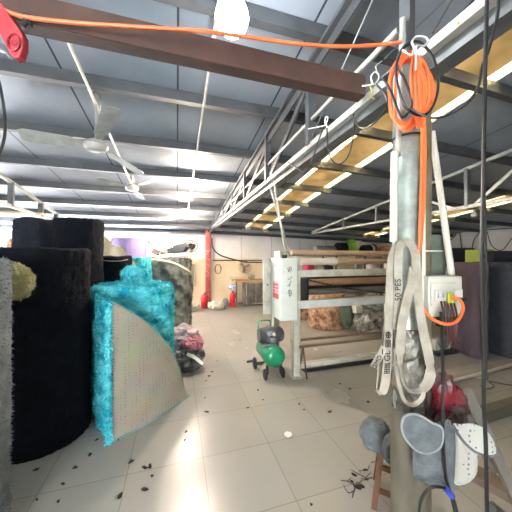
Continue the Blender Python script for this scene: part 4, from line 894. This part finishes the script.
# ------------------------------------------------------------------ right side goods
def bundle(c, hx, hy, z1, seed, n=4):
    mb = MB(); seg = 72; prof = []
    for i in range(31): prof.append((1, z1*i/30*.97))
    prof += [(.97, z1*.99), (.92, z1), (.5, z1+.01), (.05, z1+.01)]
    def disp(p, a):
        k = (abs(math.cos(a))**n+abs(math.sin(a))**n)**(-1/n); rr_ = math.hypot(p.x, p.y)
        q = V((math.cos(a)*2, math.sin(a)*2, p.z*1.6+seed)); e = 1+.05*noise.noise(q*1.4)+.02*noise.noise(q*5)
        return (RIGHT*math.cos(a)*hx+FWD*math.sin(a)*hy)*k*rr_*e+UP*p.z
    return mb.lathe(prof, (c[0], c[1], 0), seg, disp=disp)
navy_cl = M('dark_slate_plush', '#2f3640', .7, 0, '#1c2129', 5, .6, 40)
S('fabric_bale', 'large dark slate fabric bale wrapped in film standing at the right edge', 'fabric bale', bundle(cxy(523, 4.75), .72, .5, 1.61, 3), navy_cl)
S('fabric_roll', 'dusty reddish grey fabric roll at the left side of the dark slate bale', 'fabric roll', bundle(cxy(469, 4.6), .16, .3, 1.6, 8, 3), M('dusty_red_grey', '#54424a', .85, 0, '#33303a', 6, .5, 40, aniso=(1, 1, .2)))
p, q = D(489, 256.5, 4.5), D(540, 256.5, 4.5); p.z = q.z = 1.61+.1
S('fabric_roll', 'black fabric roll lying on top of the dark slate bale', 'fabric roll', MB().tube([p, p.lerp(q, .1), q], lambda u: .1 if u > .05 else .08, 20), black_fur2)
p = D(480, 256, 5.6)
S('carton', 'lime green carton behind the dark slate bale', 'box', MB().bb(p.x-.24, p.x+.2, p.y-.15, p.y+.15, 0, 1.86, .02), M('lime_card', '#8f9c3c', .7, 0, '#7b8832', 4))
p = D(455, 256, 6.2)
S('fabric_bale', 'black fabric bale behind the white conduit at right', 'fabric bale', bundle((p.x, p.y), .33, .3, 1.9, 5), black_fur2)
for i, pts in enumerate(([(446, 244), (455, 236), (459, 228), (462, 252)], [(471, 258), (474, 240), (484, 231), (512, 228)], [(487, 232), (492, 246), (502, 250), (512, 238)], [(476, 262), (480, 248), (483, 230)])):
    S('cable', ('thin wire draped on the right wall left of the unlit lamp', 'thin wire rising behind the bale to the right wall', 'thin wire sagging in a curve on the right wall', 'thin wire standing behind the lime carton')[i], 'wire', MB().tube([atX(x, y, 9.985) for x, y in pts], .014, 6), black_rub)
t = T('machine_stand', 'low white machine stand with gears beyond the switch box', 'machine', G(440, 352))
g0 = G(440, 352)
P('base', MB().box(g0+UP*.03, (.5, .3, .06)), mach_dark, t); P('plate', MB().box(g0+UP*.15, (.35, .1, .18)), mach_white, t)
P('gear', MB().cyl(g0+UP*.2-FWD*.1, g0+UP*.2-FWD*.05, .11, 20), steel_grey, t)
S('fabric_bale', 'grey film-wrapped bale standing right of the switch box', 'fabric bale', bundle(cxy(456, 5.2), .14, .25, 1.5, 9), gp)

# ------------------------------------------------------------------ floor litter
S('paper_scrap', 'white crumpled paper scrap on the floor in the middle', 'scrap', MB().blob(G(288, 436)+UP*.016, (.035, .03, .018), 3, .4, 3, seed=101, flat=.002), M('white_paper', '#e4e4e2', .7))
lint = M('black_lint', '#23211f', .95)
spots = [(354, 475), (358, 488), (311, 505), (362, 487), (97, 440), (75, 468), (63, 484), (58, 502), (36, 470), (131, 462), (145, 468), (150, 466), (152, 476), (145, 490), (186, 432), (185, 440), (37, 500), (118, 440), (299, 404), (304, 410), (350, 389), (258, 390), (263, 400), (368, 402), (207, 412), (231, 330), (222, 337), (240, 340), (215, 352), (250, 322), (235, 315), (228, 345), (212, 372), (206, 381), (205, 398), (262, 318), (245, 330), (340, 384), (384, 425), (330, 412), (352, 482), (365, 470), (120, 496), (90, 455), (248, 408), (209, 376), (217, 361), (340, 352), (420, 365)]
rnd = random.Random(5)
for i, (px, py) in enumerate(spots):
    p = G(px, py); s_ = rnd.uniform(.008, .02)*(1 if py > 400 else .8)
    mb = MB().blob(p+UP*.004, (s_*1.3, s_*.7, .006), 2, .5, 3, flat=.001, seed=i, rot=Matrix.Rotation(rnd.uniform(0, 3), 3, 'Z'))
    a = rnd.uniform(0, 6.28); mb.tube([p+UP*.004, p+V((math.cos(a), math.sin(a), 0))*s_*1.3+UP*.004, p+V((math.cos(a+.9), math.sin(a+.9), 0))*s_*1.7+UP*.003], .0018, 5, 4)
    S('lint_scrap', 'tiny dark lint scrap on the tiled floor', 'scrap', mb, lint, 'lint scraps on the floor')
t = T('twig_tangle', 'tangle of thin dark threads on the floor left of the stool', 'thread', G(362, 478))
mb = MB(); rnd = random.Random(8)
for k in range(9):
    x, y = rnd.uniform(350, 372), rnd.uniform(455, 492); mb.tube([G(x, y)+UP*.004, G(x+rnd.uniform(-9, 9), y+rnd.uniform(-7, 7))+UP*.006, G(x+rnd.uniform(-14, 14), y+rnd.uniform(-10, 10))+UP*.004], .0022, 5, 5)
P('threads', mb, lint, t)
P('clump', MB().blob(G(358, 487)+UP*.006, (.022, .014, .008), 3, .5, 3, flat=.002, seed=5), lint, t)

# ------------------------------------------------------------------ repeats belong together
phr = {'fabric_roll': 'fabric rolls', 'hanging_lamp': 'hanging lamps', 'ceiling_fan': 'ceiling fans', 'roof_girder': 'roof girders', 'conduit': 'roof conduits',
       'fire_extinguisher': 'red fire extinguishers', 'cloth_bundle': 'cloth bundles', 'fabric_stack': 'cloth stacks on low crates', 'plastic_heap': 'plastic heaps',
       'felt_pouch': 'grey felt pouches', 'board': 'loose boards', 'sack': 'sacks by the red column', 'wall_switch': 'wall switches', 'fabric_bale': 'fabric bales', 'cable': 'black cables', 'support_column': 'support columns'}
for o in list(COL.objects):
    if o.parent is None and 'group' not in o and o.name.split('.')[0] in phr and o.get('kind') is None: o['group'] = phr[o.name.split('.')[0]]

# ================================================================== light
w = bpy.data.worlds.new('World'); scn.world = w; w.use_nodes = True
bg = w.node_tree.nodes['Background']; bg.inputs['Color'].default_value = (.98, .985, 1, 1); bg.inputs['Strength'].default_value = 60.0

# ================================================================== camera
cd = bpy.data.cameras.new('Camera'); cd.sensor_width = 36; cd.lens = 36*FL/512; cd.clip_start = .05
co = bpy.data.objects.new('Camera', cd); COL.objects.link(co); co.location = (0, 0, HC); co.rotation_euler = (R(90), 0, -A)
scn.camera = co
scn.view_settings.view_transform = 'Standard'; scn.view_settings.look = 'None'; scn.view_settings.gamma = 1
scn.view_settings.use_curve_mapping = False; scn.view_settings.exposure = 0.0
